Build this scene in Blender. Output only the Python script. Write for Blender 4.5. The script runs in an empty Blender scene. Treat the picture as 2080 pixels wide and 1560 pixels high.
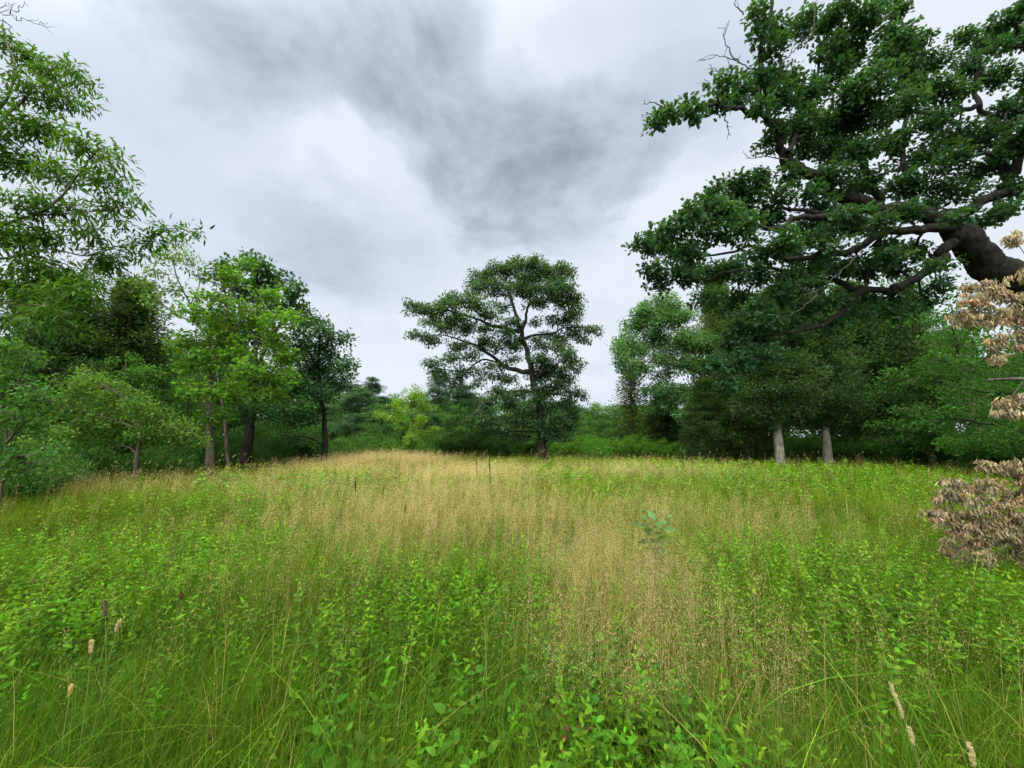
import bpy, math
import numpy as np
from mathutils import Vector

rng = np.random.default_rng(7)
SC = bpy.context.scene
COL = SC.collection

# ------------------------------------------------------------------ camera
F = 800.0            # focal length in pixels of the 2080 px wide photograph
PITCH = math.atan(110.0 / F)
CAM = np.array([0.0, 0.0, 1.65])
cam_d = bpy.data.cameras.new('camera')
cam_d.sensor_fit = 'HORIZONTAL'; cam_d.sensor_width = 36.0
cam_d.lens = 36.0 * F / 2080.0
cam_d.clip_start = 0.05; cam_d.clip_end = 3000.0
cam = bpy.data.objects.new('camera', cam_d)
cam.location = CAM; cam.rotation_euler = (math.pi / 2 + PITCH, 0, 0)
COL.objects.link(cam); SC.camera = cam
CP, SP = math.cos(PITCH), math.sin(PITCH)

def ray(px, py):
    dx = (px - 1040.0) / F; dy = (780.0 - py) / F
    return np.array([dx, CP - dy * SP, SP + dy * CP])

def P(px, py, d):
    r = ray(px, py); return CAM + r * (d / r[1])

def GP(px, py, zt=0.0):
    r = ray(px, py); t = (zt - CAM[2]) / r[2]; return CAM + r * t

# ------------------------------------------------------------------ sky, sun, exposure
SUN_EL, SUN_AZ = math.radians(58), math.radians(200)     # azimuth clockwise from +Y: high behind the camera
world = bpy.data.worlds.new('World'); SC.world = world
world.use_nodes = True
wt = world.node_tree; wt.nodes.clear()

class NT:
    def __init__(s, tree): s.t = tree
    def n(s, typ, **kw):
        nd = s.t.nodes.new(typ)
        for k, v in kw.items(): setattr(nd, k, v)
        return nd
    def l(s, a, b): s.t.links.new(a, b)
    def inp(s, sock, v):
        if hasattr(v, 'is_linked') or hasattr(v, 'links'): s.l(v, sock)
        else: sock.default_value = v
    def m(s, op, a, b=0.0, c=None, clamp=False):
        nd = s.n('ShaderNodeMath', operation=op, use_clamp=clamp)
        s.inp(nd.inputs[0], a); s.inp(nd.inputs[1], b)
        if c is not None: s.inp(nd.inputs[2], c)
        return nd.outputs[0]
    def v(s, op, a, b=(0, 0, 0), out=0):
        nd = s.n('ShaderNodeVectorMath', operation=op)
        s.inp(nd.inputs[0], a)
        if op == 'SCALE': s.inp(nd.inputs['Scale'], b)
        else: s.inp(nd.inputs[1], b)
        return nd.outputs[out]
    def noise(s, vec, scale, detail=4, rough=0.5, dist=0.0, out='Fac'):
        nd = s.n('ShaderNodeTexNoise')
        if vec is not None: s.l(vec, nd.inputs['Vector'])
        nd.inputs['Scale'].default_value = scale; nd.inputs['Detail'].default_value = detail
        nd.inputs['Roughness'].default_value = rough; nd.inputs['Distortion'].default_value = dist
        return nd.outputs[out]
    def smooth(s, x, a, b, lo=0.0, hi=1.0):
        nd = s.n('ShaderNodeMapRange', interpolation_type='SMOOTHSTEP')
        s.inp(nd.inputs['Value'], x)
        nd.inputs['From Min'].default_value = a; nd.inputs['From Max'].default_value = b
        nd.inputs['To Min'].default_value = lo; nd.inputs['To Max'].default_value = hi
        return nd.outputs[0]
    def ramp(s, x, stops):
        nd = s.n('ShaderNodeValToRGB'); e = nd.color_ramp.elements
        s.l(x, nd.inputs[0])
        while len(e) > 1: e.remove(e[-1])
        e[0].position = stops[0][0]; e[0].color = (*stops[0][1], 1)
        for p, c in stops[1:]:
            q = e.new(p); q.color = (*c, 1)
        return nd.outputs[0]

w = NT(wt)
SKY_GAIN = 1.0
tc = w.n('ShaderNodeTexCoord').outputs['Generated']
sep = w.n('ShaderNodeSeparateXYZ'); w.l(tc, sep.inputs[0])
zz = w.m('ADD', w.m('MAXIMUM', sep.outputs['Z'], 0.0), 0.34)
cmb = w.n('ShaderNodeCombineXYZ')
w.l(w.m('DIVIDE', sep.outputs['X'], zz), cmb.inputs[0]); w.l(w.m('DIVIDE', sep.outputs['Y'], zz), cmb.inputs[1])
plane = cmb.outputs[0]
n_big = w.noise(plane, 1.3, 8, 0.55, 0.25)
n_mid = w.noise(plane, 3.4, 9, 0.60, 0.25)
n_fin = w.noise(plane, 9.0, 7, 0.62, 0.3)
wc = w.noise(plane, 2.3, 8, 0.62, 0.2, out='Color')
warp = w.v('ADD', tc, w.v('SCALE', w.v('SUBTRACT', wc, (0.5, 0.5, 0.5)), 0.40))
warp = w.v('NORMALIZE', warp)
# the dark cloud bellies hang in their own directions of the sky: (px, py) seen, angular radius, weight
clouds = [(455, 15, 9, .95), (520, 35, 6, .4), (400, 20, 7, .4), (825, 55, 9, .9), (870, 150, 6, .4), (770, 20, 9, .4),
          (1040, 325, 10, 1.0), (1150, 348, 9, 1.1), (930, 290, 7, .6), (1240, 345, 7, .6), (1120, 270, 7, .1),
          (640, 490, 8, .32), (560, 470, 6, .2), (780, 520, 8, .25), (1380, 90, 11, .32), (170, 60, 14, .25), (1000, 480, 14, .22),
          (250, 330, 12, .15), (1320, 260, 9, .25), (700, 560, 8, .2)]
dark = None
for px, py, rad, s in clouds:
    d = ray(px, py); d = d / np.linalg.norm(d)
    dt = w.v('DOT_PRODUCT', warp, tuple(d), out=1)
    k = w.smooth(dt, math.cos(math.radians(rad * 1.25)), math.cos(math.radians(rad * 0.1)), 0.0, s)
    dark = k if dark is None else w.m('ADD', dark, k)
dk = w.m('SUBTRACT', 1.0, w.m('POWER', 2.718, w.m('MULTIPLY', dark, -1.15)))
tex = w.m('ADD', w.smooth(n_mid, .30, .68, 0.05, 1.0), w.m('MULTIPLY', n_fin, 0.5))
lum = w.m('SUBTRACT', w.m('ADD', 0.74, w.m('MULTIPLY', n_big, 0.52)), w.m('MULTIPLY', dk, w.m('ADD', 0.14, w.m('MULTIPLY', tex, 0.56))))
lum = w.m('ADD', lum, w.m('MULTIPLY', w.m('SUBTRACT', n_mid, 0.5), 0.36), clamp=True)
ccol = w.ramp(lum, [(0.0, (.20, .25, .305)), (0.3, (.325, .39, .465)), (0.55, (.515, .60, .715)), (0.78, (.675, .76, .895)), (1.0, (.85, .91, 1.0))])
# overcast sky: unseen zenith and sky behind the camera brightened to light the scene
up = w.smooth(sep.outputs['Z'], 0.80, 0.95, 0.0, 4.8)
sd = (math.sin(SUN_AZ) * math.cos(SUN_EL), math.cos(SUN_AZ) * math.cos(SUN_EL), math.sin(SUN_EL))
back_fill = w.smooth(w.v('DOT_PRODUCT', tc, sd, out=1), 0.30, 0.98, 0.0, 4.8)
boost = w.m('ADD', w.m('ADD', 1.0, up), back_fill)
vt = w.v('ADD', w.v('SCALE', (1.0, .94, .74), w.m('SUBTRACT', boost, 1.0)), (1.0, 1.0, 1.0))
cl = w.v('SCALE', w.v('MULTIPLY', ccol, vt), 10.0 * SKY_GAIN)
sky = w.n('ShaderNodeTexSky', sky_type='NISHITA', sun_disc=False)
sky.sun_elevation = SUN_EL; sky.sun_rotation = SUN_AZ
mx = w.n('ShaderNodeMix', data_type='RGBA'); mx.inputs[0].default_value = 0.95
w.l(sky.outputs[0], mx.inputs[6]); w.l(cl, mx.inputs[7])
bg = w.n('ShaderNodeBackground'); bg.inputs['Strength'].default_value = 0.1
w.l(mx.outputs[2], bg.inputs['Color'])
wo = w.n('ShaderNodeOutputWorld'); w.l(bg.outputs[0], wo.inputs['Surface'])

sun_d = bpy.data.lights.new('sun', 'SUN'); sun_d.energy = 1.5; sun_d.angle = math.radians(25); sun_d.color = (1.0, .96, .88)
sun = bpy.data.objects.new('sun', sun_d); COL.objects.link(sun)
sun.rotation_euler = Vector(sd).to_track_quat('Z', 'Y').to_euler(); sun.location = (0, -20, 40)

vs = SC.view_settings
SC.display_settings.display_device = 'sRGB'
vs.view_transform = 'Standard'; vs.look = 'None'; vs.exposure = 0.0; vs.gamma = 1.0; vs.use_curve_mapping = False
SC.render.engine = 'CYCLES'
cy = SC.cycles
cy.max_bounces = 5; cy.diffuse_bounces = 3; cy.glossy_bounces = 1; cy.transmission_bounces = 3; cy.transparent_max_bounces = 4
cy.caustics_reflective = False; cy.caustics_refractive = False

# ------------------------------------------------------------------ materials
def leaf_mat(name, trans=0.40, rough=0.6, spec=0.08, tsat=(1.25, 1.25, .45)):
    m = bpy.data.materials.new(name); m.use_nodes = True
    t = NT(m.node_tree); m.node_tree.nodes.clear()
    at = t.n('ShaderNodeAttribute'); at.attribute_name = 'Col'
    oi = t.n('ShaderNodeObjectInfo')
    c = t.v('MULTIPLY', at.outputs['Color'], oi.outputs['Color'])
    pr = t.n('ShaderNodeBsdfPrincipled'); t.l(c, pr.inputs['Base Color'])
    pr.inputs['Roughness'].default_value = rough; pr.inputs['Specular IOR Level'].default_value = spec
    tr = t.n('ShaderNodeBsdfTranslucent'); t.l(t.v('MULTIPLY', c, tsat), tr.inputs['Color'])
    mix = t.n('ShaderNodeMixShader'); mix.inputs[0].default_value = trans
    t.l(pr.outputs[0], mix.inputs[1]); t.l(tr.outputs[0], mix.inputs[2])
    o = t.n('ShaderNodeOutputMaterial'); t.l(mix.outputs[0], o.inputs['Surface'])
    return m

def bark_mat(name, c0, c1, scale=9.0, bump=0.6):
    m = bpy.data.materials.new(name); m.use_nodes = True
    t = NT(m.node_tree); m.node_tree.nodes.clear()
    tcn = t.n('ShaderNodeTexCoord').outputs['Object']
    st = t.v('MULTIPLY', tcn, (1.0, 1.0, 0.22))
    n1 = t.noise(st, scale, 8, 0.65, 0.6); n2 = t.noise(tcn, 2.2, 4, 0.6)
    f = t.m('ADD', t.m('MULTIPLY', n1, 0.75), t.m('MULTIPLY', n2, 0.35))
    c = t.ramp(f, [(0.40, c0), (0.66, c1)])
    pr = t.n('ShaderNodeBsdfPrincipled'); t.l(c, pr.inputs['Base Color']); pr.inputs['Roughness'].default_value = 0.9
    pr.inputs['Specular IOR Level'].default_value = 0.15
    b = t.n('ShaderNodeBump'); b.inputs['Strength'].default_value = bump; b.inputs['Distance'].default_value = 0.03
    t.l(n1, b.inputs['Height']); t.l(b.outputs[0], pr.inputs['Normal'])
    o = t.n('ShaderNodeOutputMaterial'); t.l(pr.outputs[0], o.inputs['Surface'])
    return m

M_LEAF = leaf_mat('leaf_surface')
M_GRASS = leaf_mat('grass_blade', trans=0.30, rough=0.7, spec=0.04)
M_WEED = leaf_mat('weed_leaf', trans=0.36, rough=0.55, spec=0.07)
M_DRY = leaf_mat('dry_plant', trans=0.35, rough=0.8, spec=0.1, tsat=(1, .95, .8))
M_BARK = bark_mat('oak_bark', (.004, .0035, .003), (.024, .021, .018), 12.0, 1.0)
M_BARK2 = bark_mat('brown_bark', (.030, .024, .018), (.13, .11, .085), 14)
M_PALE = bark_mat('pale_cedar_bark', (.09, .08, .066), (.40, .37, .32), 16)
M_TWIG = bark_mat('grey_dead_twig', (.025, .022, .019), (.095, .088, .078), 20, .3)

def ground_mat():
    m = bpy.data.materials.new('meadow_soil'); m.use_nodes = True
    t = NT(m.node_tree); m.node_tree.nodes.clear()
    tcn = t.n('ShaderNodeTexCoord').outputs['Object']
    f = t.m('ADD', t.m('MULTIPLY', t.noise(tcn, 0.5, 6, .6), .6), t.m('MULTIPLY', t.noise(tcn, 14, 6, .7), .45))
    c = t.ramp(f, [(0.3, (.020, .022, .009)), (0.5, (.045, .055, .016)), (0.72, (.085, .085, .03))])
    pr = t.n('ShaderNodeBsdfPrincipled'); t.l(c, pr.inputs['Base Color']); pr.inputs['Roughness'].default_value = 0.95
    pr.inputs['Specular IOR Level'].default_value = 0.1
    b = t.n('ShaderNodeBump'); b.inputs['Strength'].default_value = 0.8; b.inputs['Distance'].default_value = 0.05
    t.l(f, b.inputs['Height']); t.l(b.outputs[0], pr.inputs['Normal'])
    o = t.n('ShaderNodeOutputMaterial'); t.l(pr.outputs[0], o.inputs['Surface'])
    return m
M_GROUND = ground_mat()

# ------------------------------------------------------------------ mesh helpers
class MB:
    """collects vertex / face / colour arrays into ONE mesh"""
    def __init__(s): s.v = []; s.f = []; s.c = []; s.n = 0
    def add(s, verts, faces, col=None):
        verts = np.asarray(verts, np.float32); k = len(verts)
        s.v.append(verts)
        for f in (faces if isinstance(faces, list) else [faces]):
            if len(f): s.f.append(np.asarray(f, np.int64) + s.n)
        if col is None: col = np.ones((k, 3), np.float32)
        col = np.asarray(col, np.float32)
        if col.ndim == 1: col = np.repeat(col[None], k, 0)
        s.c.append(col); s.n += k
    def mesh(s, name, mat, smooth=False, origin=None, colors=True):
        v = np.concatenate(s.v)
        if origin is not None: v = v - np.asarray(origin, np.float32)
        me = bpy.data.meshes.new(name)
        me.vertices.add(len(v)); me.vertices.foreach_set('co', v.astype(np.float32).ravel())
        li = np.concatenate([f.ravel() for f in s.f]).astype(np.int32)
        sz = np.concatenate([np.full(len(f), f.shape[1], np.int32) for f in s.f])
        me.loops.add(len(li)); me.loops.foreach_set('vertex_index', li)
        st = np.concatenate([[0], np.cumsum(sz)[:-1]]).astype(np.int32)
        me.polygons.add(len(sz)); me.polygons.foreach_set('loop_start', st)
        if smooth: me.polygons.foreach_set('use_smooth', np.ones(len(sz), bool))
        me.update(calc_edges=True)
        if colors:
            a = me.color_attributes.new('Col', 'FLOAT_COLOR', 'POINT')
            c = np.concatenate(s.c); c4 = np.ones((len(c), 4), np.float32); c4[:, :3] = np.clip(c, 0, 1)
            a.data.foreach_set('color', c4.ravel())
        me.materials.append(mat)
        return me
    def build(s, name, mat, parent=None, smooth=False, origin=None, loc=None):
        if not s.v: return None
        o = bpy.data.objects.new(name, s.mesh(name, mat, smooth, origin))
        COL.objects.link(o)
        if parent is not None: o.parent = parent
        if loc is not None: o.location = loc
        return o

def norm(a):
    return a / np.maximum(np.linalg.norm(a, axis=-1, keepdims=True), 1e-9)

def fbm2(x, y, f=1.0, seed=0, octv=3):
    r = np.random.default_rng(1000 + seed); out = np.zeros_like(x, dtype=float); a = 1.0; tot = 0
    for o in range(octv):
        s = 0
        for k in range(4):
            th = r.uniform(0, 6.283); ph = r.uniform(0, 6.283); q = r.uniform(.7, 1.4)
            s = s + np.sin(f * q * (x * math.cos(th) + y * math.sin(th)) * 2 + ph)
        out += a * s / 4; tot += a * .5; a *= .55; f *= 2.1
    return out / tot * .7

def height(x, y):
    x = np.asarray(x, float); y = np.asarray(y, float)
    h = 0.05 * fbm2(x, y, .35, 3, 2)
    h = h + 0.34 * np.exp(-(((x + 6.0) / 2.6) ** 2 + ((y - 19.0) / 2.5) ** 2))
    h = h + 0.16 * np.exp(-(((x - 0.5) / 4.0) ** 2 + ((y - 23.0) / 3.5) ** 2))
    h = h - 0.10 * np.exp(-(((x + 3.2) / 1.6) ** 2 + ((y - 19.5) / 3) ** 2))
    d = np.hypot(x, y)
    return h * np.clip((d - 1.5) / 4, 0, 1)

def catmull(pts, per=6):
    pts = np.asarray(pts, float); n = len(pts)
    if n == 2: return np.array([pts[0] + (pts[1] - pts[0]) * t for t in np.linspace(0, 1, per + 1)])
    p = np.vstack([2 * pts[0] - pts[1], pts, 2 * pts[-1] - pts[-2]]); out = []
    for i in range(1, n):
        a, b, c, d = p[i - 1], p[i], p[i + 1], p[i + 2]
        for t in np.linspace(0, 1, per, endpoint=False):
            out.append(.5 * ((2 * b) + (-a + c) * t + (2 * a - 5 * b + 4 * c - d) * t * t + (-a + 3 * b - 3 * c + d) * t ** 3))
    out.append(pts[-1]); return np.array(out)

def tube(mb, path, radii, sides=6, rough=0.0, col=None, ridge=0.0):
    path = np.asarray(path, float); n = len(path); radii = np.asarray(radii, float)
    tan = norm(np.gradient(path, axis=0))
    ref = np.array([0.3, 1, 0.1]); ref = ref / np.linalg.norm(ref)
    if abs(tan[0] @ ref) > .9: ref = np.array([1., 0, 0])
    u = norm(np.cross(tan, ref)); v = np.cross(tan, u)
    th = np.linspace(0, 2 * math.pi, sides, endpoint=False)
    rr = radii[:, None] * (1 + rough * rng.normal(size=(n, sides)))
    if ridge:
        sl = np.concatenate([[0], np.cumsum(np.linalg.norm(np.diff(path, axis=0), axis=1))])[:, None]; q = th[None, :]
        k = max(3, round(sides / 4))
        rd = np.abs(np.sin(q * k + 1.3 * np.sin(sl * 4.1 + q) + .8 * np.sin(sl * 9.7 + 2 * q))) * 1.2 - .7
        rd = rd + .35 * np.sin(sl * 9 + 3 * q + 2 * np.sin(sl * 3)) * np.sin(q * 2 + sl * 4)
        lump = .05 * np.sin(q + sl * .9) + .03 * np.sin(2 * q - sl * 1.3 + 1)
        rr = rr * (1 + lump) + ridge * rd * np.minimum(1, radii[:, None] / .12)
    ring = path[:, None, :] + rr[..., None] * (np.cos(th)[None, :, None] * u[:, None, :] + np.sin(th)[None, :, None] * v[:, None, :])
    verts = ring.reshape(-1, 3)
    i = np.arange(n - 1)[:, None] * sides; j = np.arange(sides)[None, :]; j2 = (j + 1) % sides
    q = np.stack([i + j, i + j2, i + sides + j2, i + sides + j], -1).reshape(-1, 4)
    k = len(verts); verts = np.vstack([verts, path[-1:] + tan[-1:] * radii[-1]])
    b = (n - 1) * sides
    tri = np.stack([b + np.arange(sides), b + (np.arange(sides) + 1) % sides, np.full(sides, k)], -1)
    mb.add(verts, [q, tri], col)

def bez(a, b, lift=0.0, wig=0.06, n=7):
    a = np.asarray(a, float); b = np.asarray(b, float); L = np.linalg.norm(b - a)
    m = (a + b) / 2 + np.array([0, 0, lift * L]) + rng.normal(size=3) * wig * L
    t = np.linspace(0, 1, n)[:, None]
    p = (1 - t) ** 2 * a + 2 * t * (1 - t) * m + t * t * b
    p[1:-1] += rng.normal(size=(n - 2, 3)) * wig * .22 * L
    return p

def T(verts, tris): return np.array(verts, float), np.array(tris, int)
def mirror(mid, right, tris):
    """mid: midrib points, right: right-hand outline; tris use 0..m-1 for midrib, m.. for right"""
    m, k = len(mid), len(right); v = list(mid) + list(right) + [(-x, y, z) for x, y, z in right]
    out = list(tris)
    for a, b, c in tris:
        f = lambda q: q if q < m else q + k
        out.append((f(a), f(c), f(b)))
    return T(v, out)
TM_RHOMB = T([(0, 0, 0), (.36, .5, .07), (0, 1, -.06), (-.36, .5, .07)], [(0, 1, 2), (0, 2, 3)])
TM_SLIV = T([(0, 0, 0), (.13, .45, .03), (0, 1, 0), (-.13, .45, .03)], [(0, 1, 2), (0, 2, 3)])
TM_OAK = mirror([(0, 0, 0), (0, .35, .03), (0, .7, .02), (0, 1, -.08)],
                [(.09, .12, .03), (.29, .30, .09), (.14, .42, .05), (.40, .63, .10), (.20, .73, .05), (.25, .89, .0)],
                [(0, 4, 1), (4, 5, 1), (1, 5, 6), (1, 6, 2), (6, 7, 2), (2, 7, 8), (2, 8, 3), (8, 9, 3)])
TM_OAKS = mirror([(0, 0, 0), (0, .5, .02), (0, 1, -.06)], [(.33, .34, .08), (.13, .48, .04), (.36, .70, .06)], [(0, 3, 1), (1, 3, 4), (1, 4, 5), (1, 5, 2)])
TM_LANCE = mirror([(0, 0, 0), (0, .45, .03), (0, 1, -.14)], [(.15, .28, .06), (.12, .62, .02)], [(0, 3, 1), (1, 3, 4), (1, 4, 2)])
TM_OVATE = mirror([(0, 0, 0), (0, .3, .05), (0, .65, .05), (0, 1, -.08)], [(.25, .26, .11), (.25, .58, .09)], [(0, 4, 1), (1, 4, 5), (1, 5, 2), (2, 5, 3)])
TM_POINT = mirror([(0, 0, 0), (0, .3, .07), (0, .65, .06), (0, 1, -.12)], [(.20, .24, .14), (.19, .58, .11)], [(0, 4, 1), (1, 4, 5), (1, 5, 2), (2, 5, 3)])
TM_MAPLE = mirror([(0, 0, 0), (0, .42, .05), (0, 1, -.1)], [(.38, .06, .0), (.26, .30, .05), (.52, .62, -.03), (.20, .62, .04)], [(0, 3, 1), (3, 4, 1), (1, 4, 5), (1, 5, 6), (1, 6, 2)])
TM_CURL = mirror([(0, 0, 0), (0, .3, .10), (0, .6, .02), (0, 1, -.25)], [(.16, .22, -.06), (.22, .55, -.16), (.10, .85, -.24)], [(0, 4, 1), (1, 4, 5), (1, 5, 2), (2, 5, 6), (2, 6, 3)])

def scatter(mb, tm, pos, ydir, nrm, size, col, wid=1.0):
    tv, tt = tm; N = len(pos)
    if N == 0: return
    y = norm(ydir); x = norm(np.cross(y, nrm)); z = np.cross(x, y)
    size = np.broadcast_to(np.asarray(size, float), (N,))[:, None, None]
    wid = np.broadcast_to(np.asarray(wid, float), (N,))[:, None, None]
    v = pos[:, None, :] + size * (tv[None, :, 0:1] * x[:, None, :] * wid + tv[None, :, 1:2] * y[:, None, :] + tv[None, :, 2:3] * z[:, None, :])
    k = len(tv)
    f = (tt[None] + (np.arange(N) * k)[:, None, None]).reshape(-1, 3)
    mb.add(v.reshape(-1, 3), [f], np.repeat(col, k, 0))

def cols(base, n, var=.18, hue=.08):
    base = np.asarray(base, float)
    c = base[None] * (1 + rng.normal(size=(n, 1)) * var)
    c = c * (1 + rng.normal(size=(n, 3)) * hue * np.array([1.2, .5, 1.0]))
    return np.clip(c, .004, .9)

def foliage(mb, centers, radius, per, tm, size, base, droop=.15, up=1.0, var=.16, flat=.75, bvar=.14, wid=1.0, outw=.7, hue=.08):
    """leaves in small bunches round each centre"""
    centers = np.asarray(centers, float); B = len(centers)
    if B == 0: return
    n = rng.poisson(per, B); idx = np.repeat(np.arange(B), n); N = len(idx)
    off = rng.normal(size=(N, 3)) * np.array([1, 1, flat]) * .55
    ln = np.linalg.norm(off, axis=1, keepdims=True); off = off / np.maximum(ln, 1e-6) * np.minimum(ln, 1.15)
    pos = centers[idx] + off * radius
    yd = norm(off) * outw + rng.normal(size=(N, 3)) * .5 + np.array([0, 0, -droop])
    nr = np.array([0, 0, up]) + rng.normal(size=(N, 3)) * .55
    bc = cols(base, B, bvar, hue)[idx] * (1 + rng.normal(size=(N, 1)) * var)
    scatter(mb, tm, pos, yd, nr, size * rng.uniform(.65, 1.25, N), np.clip(bc, .003, .9), wid)

def tag(o, label=None, cat=None, group=None, kind=None):
    if label: o['label'] = label
    if cat: o['category'] = cat
    if group: o['group'] = group
    if kind: o['kind'] = kind
    return o

def empty(name, loc):
    o = bpy.data.objects.new(name, None); o.location = tuple(loc); o.empty_display_size = .3
    COL.objects.link(o); return o

def copy_tree(o, parent=None):
    c = o.copy(); COL.objects.link(c)
    if parent is not None: c.parent = parent
    for ch in list(o.children): copy_tree(ch, c)
    return c

# ------------------------------------------------------------------ ground
def build_ground():
    g = np.concatenate([-np.geomspace(1500, 45, 14), np.linspace(-42, 42, 113), np.geomspace(45, 1500, 14)])
    X, Y = np.meshgrid(g, g); Z = height(X, Y)
    n = len(g); v = np.stack([X, Y, Z], -1).reshape(-1, 3)
    i = np.arange(n - 1)[:, None] * n; j = np.arange(n - 1)[None]
    q = np.stack([i + j, i + j + 1, i + n + j + 1, i + n + j], -1).reshape(-1, 4)
    mb = MB(); mb.add(v, [q]); o = mb.build('ground', M_GROUND, smooth=True)
    tag(o, 'gently rolling meadow ground under the grass', None, None, 'structure')
build_ground()

# ------------------------------------------------------------------ traced trees
def traced_tree(name, label, cat, D, limbs, clumps, tm, leaf, base, rb=.3, per=20, dens=1.5, bark=None, spread=.5, mats=None,
                sides=8, split=False, droop=.15, up=1.0, foot=None, twig=.012, grow=1.12, group=None, flat=.75, crownname='crown', var=.16, bvar=.14, outw=.7, wid=1.0, fol_mat=None):
    """limbs: (pixel path, r0, r1, depth offset start, end); clumps: (px, py, rx, ry[, depth offset]); first limb is the trunk"""
    bark = bark or M_BARK
    samp = []; meshes = []
    for k, (path, r0, r1, d0, d1) in enumerate(limbs):
        n = len(path); ds = np.linspace(d0, d1, n)
        w3 = np.array([P(a, b, D + q) for (a, b), q in zip(path, ds)])
        if k == 0 and foot is not None:
            f = np.array([foot[0], foot[1], float(height(foot[0], foot[1])) - .15]); w3 = np.vstack([f, w3])
        elif k == 0:
            w3[0, 2] = float(height(w3[0, 0], w3[0, 1])) - .15
        c = catmull(w3, 22 if split and r0 > .05 else 7); t = np.linspace(0, 1, len(c))
        rad = r0 + (r1 - r0) * t ** .85
        if len(c) > 10:
            nz = rng.normal(size=c.shape); nz[0] = nz[-1] = 0
            
            for _ in range(40 if split and r0 > .05 else 1): nz[1:-1] = (nz[:-2] + 2 * nz[1:-1] + nz[2:]) / 4
            nz *= 3.2 if split and r0 > .05 else 1; c = c + nz * (np.minimum(rad * (.45 if split else .2), .05) + .004 * D / 10)[:, None] * (t > .04)[:, None]
        rad = rad * (1 + (.04 * np.sin(t * 17 + k) + .008 * rng.normal(size=len(t))) * np.minimum(1, .05 / rad))
        if k == 0: rad = rad * (1 + .35 * np.exp(-t * 14))
        big_r = split and r0 > .05
        mb = MB(); tube(mb, c, rad, (30 if k == 0 else 20) if big_r else max(6, sides - 2), .015 if big_r else .05, None, min(.05, r0 * .12) if big_r else 0)
        meshes.append(mb)
        for i in range(len(c)): samp.append((k, i, rad[i], *c[i]))
    samp = np.array(samp)
    base_pt = np.array([samp[0, 3], samp[0, 4], float(height(samp[0, 3], samp[0, 4]))])
    # projected pixel position of samples
    rel = samp[:, 3:6] - CAM
    dep = rel[:, 1] * CP + rel[:, 2] * SP; vert = -rel[:, 1] * SP + rel[:, 2] * CP
    spx = 1040 + F * rel[:, 0] / dep; spy = 780 - F * vert / dep
    allc = []; top = samp[0]
    for cl in clumps:
        px, py, rx, ry = cl[:4]
        dist = np.hypot(spx - px, (spy - py) * 1.15) + np.where((samp[:, 0] == 0) & (samp[:, 1] < (10 if split else 4)), 400, 0)
        j = int(np.argmin(dist)); k = int(samp[j, 0])
        dn = samp[j, 4]
        R = (rx + ry) / 2 * D / F
        dd = cl[4] + D if len(cl) > 4 else dn + rng.normal() * spread * max(R, dist[j] * D / F * .6)
        C = P(px, py, max(dd, 1.2)); sx = rx * dd / F; sz = ry * dd / F; sy = (sx + sz) / 2 * 1.0
        j2 = max(j - 2, 0) if not split else max(j - 5, 0); A = samp[j2 if samp[j2, 0] == k else j, 3:6]
        L = np.linalg.norm(C - A)
        ra = min(samp[j, 2] * .6, .012 + .022 * L)
        br = bez(A, C, .08, .08)
        tube(meshes[k], br, np.linspace(ra, max(ra * .45, twig * .8), len(br)), 5, .04)
        sx *= grow; sz *= grow; sy *= grow; nb = max(4, int(dens * sx * sz / rb ** 2 * 3.0 + .5))
        o = rng.normal(size=(nb, 3)); o = norm(o) * (rng.uniform(0, 1, (nb, 1)) ** .45) 
        pts = C + o * np.array([sx, sy, sz])
        for q in pts[:: (1 if nb < 12 else 2)]:
            s = br[rng.integers(len(br) // 2, len(br))]
            tube(meshes[k], bez(s, q, .05, .1, 4), [twig, twig * .8, twig * .6, twig * .35], 4)
        allc.append(pts)
    root = empty(name, base_pt); tag(root, label, cat, group)
    if split:
        for k, mb in enumerate(meshes):
            mb.build('trunk' if k == 0 else 'limb', bark, root, True, base_pt)
    else:
        mm = MB()
        for mb in meshes:
            n0 = mm.n
            mm.v += mb.v; mm.c += mb.c; mm.f += [f + n0 for f in mb.f]; mm.n += mb.n
        mm.build('trunk', bark, root, True, base_pt)
    cb = MB()
    foliage(cb, np.vstack(allc), rb, per, tm, leaf, base, droop, up, var, flat, bvar, wid, outw)
    cb.build(crownname, fol_mat or M_LEAF, root, False, base_pt)
    return root

def dead_twigs(root, paths, D, r=.02, d=0.0):
    """bare forked twigs, each path a part of its tree"""
    o = np.array(root.location)
    for path in paths:
        mb = MB(); c = catmull(np.array([P(a, b, D + d) for a, b in path]), 5)
        c[1:-1] += rng.normal(size=(len(c) - 2, 3)) * .02
        tube(mb, c, np.linspace(r, r * .3, len(c)), 5)
        for i in range(3, len(c) - 1, 3):
            L = np.linalg.norm(c[-1] - c[0]) * rng.uniform(.12, .3)
            dv = norm(norm(c[-1] - c[0]) + rng.normal(size=3) * .7)
            tube(mb, bez(c[i], c[i] + dv * L, .02, .14, 5), np.linspace(r * .55, r * .18, 5), 4)
        mb.build('dead_twig', M_TWIG, root, True, o)

OAKC = (.058, .112, .052)
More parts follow.
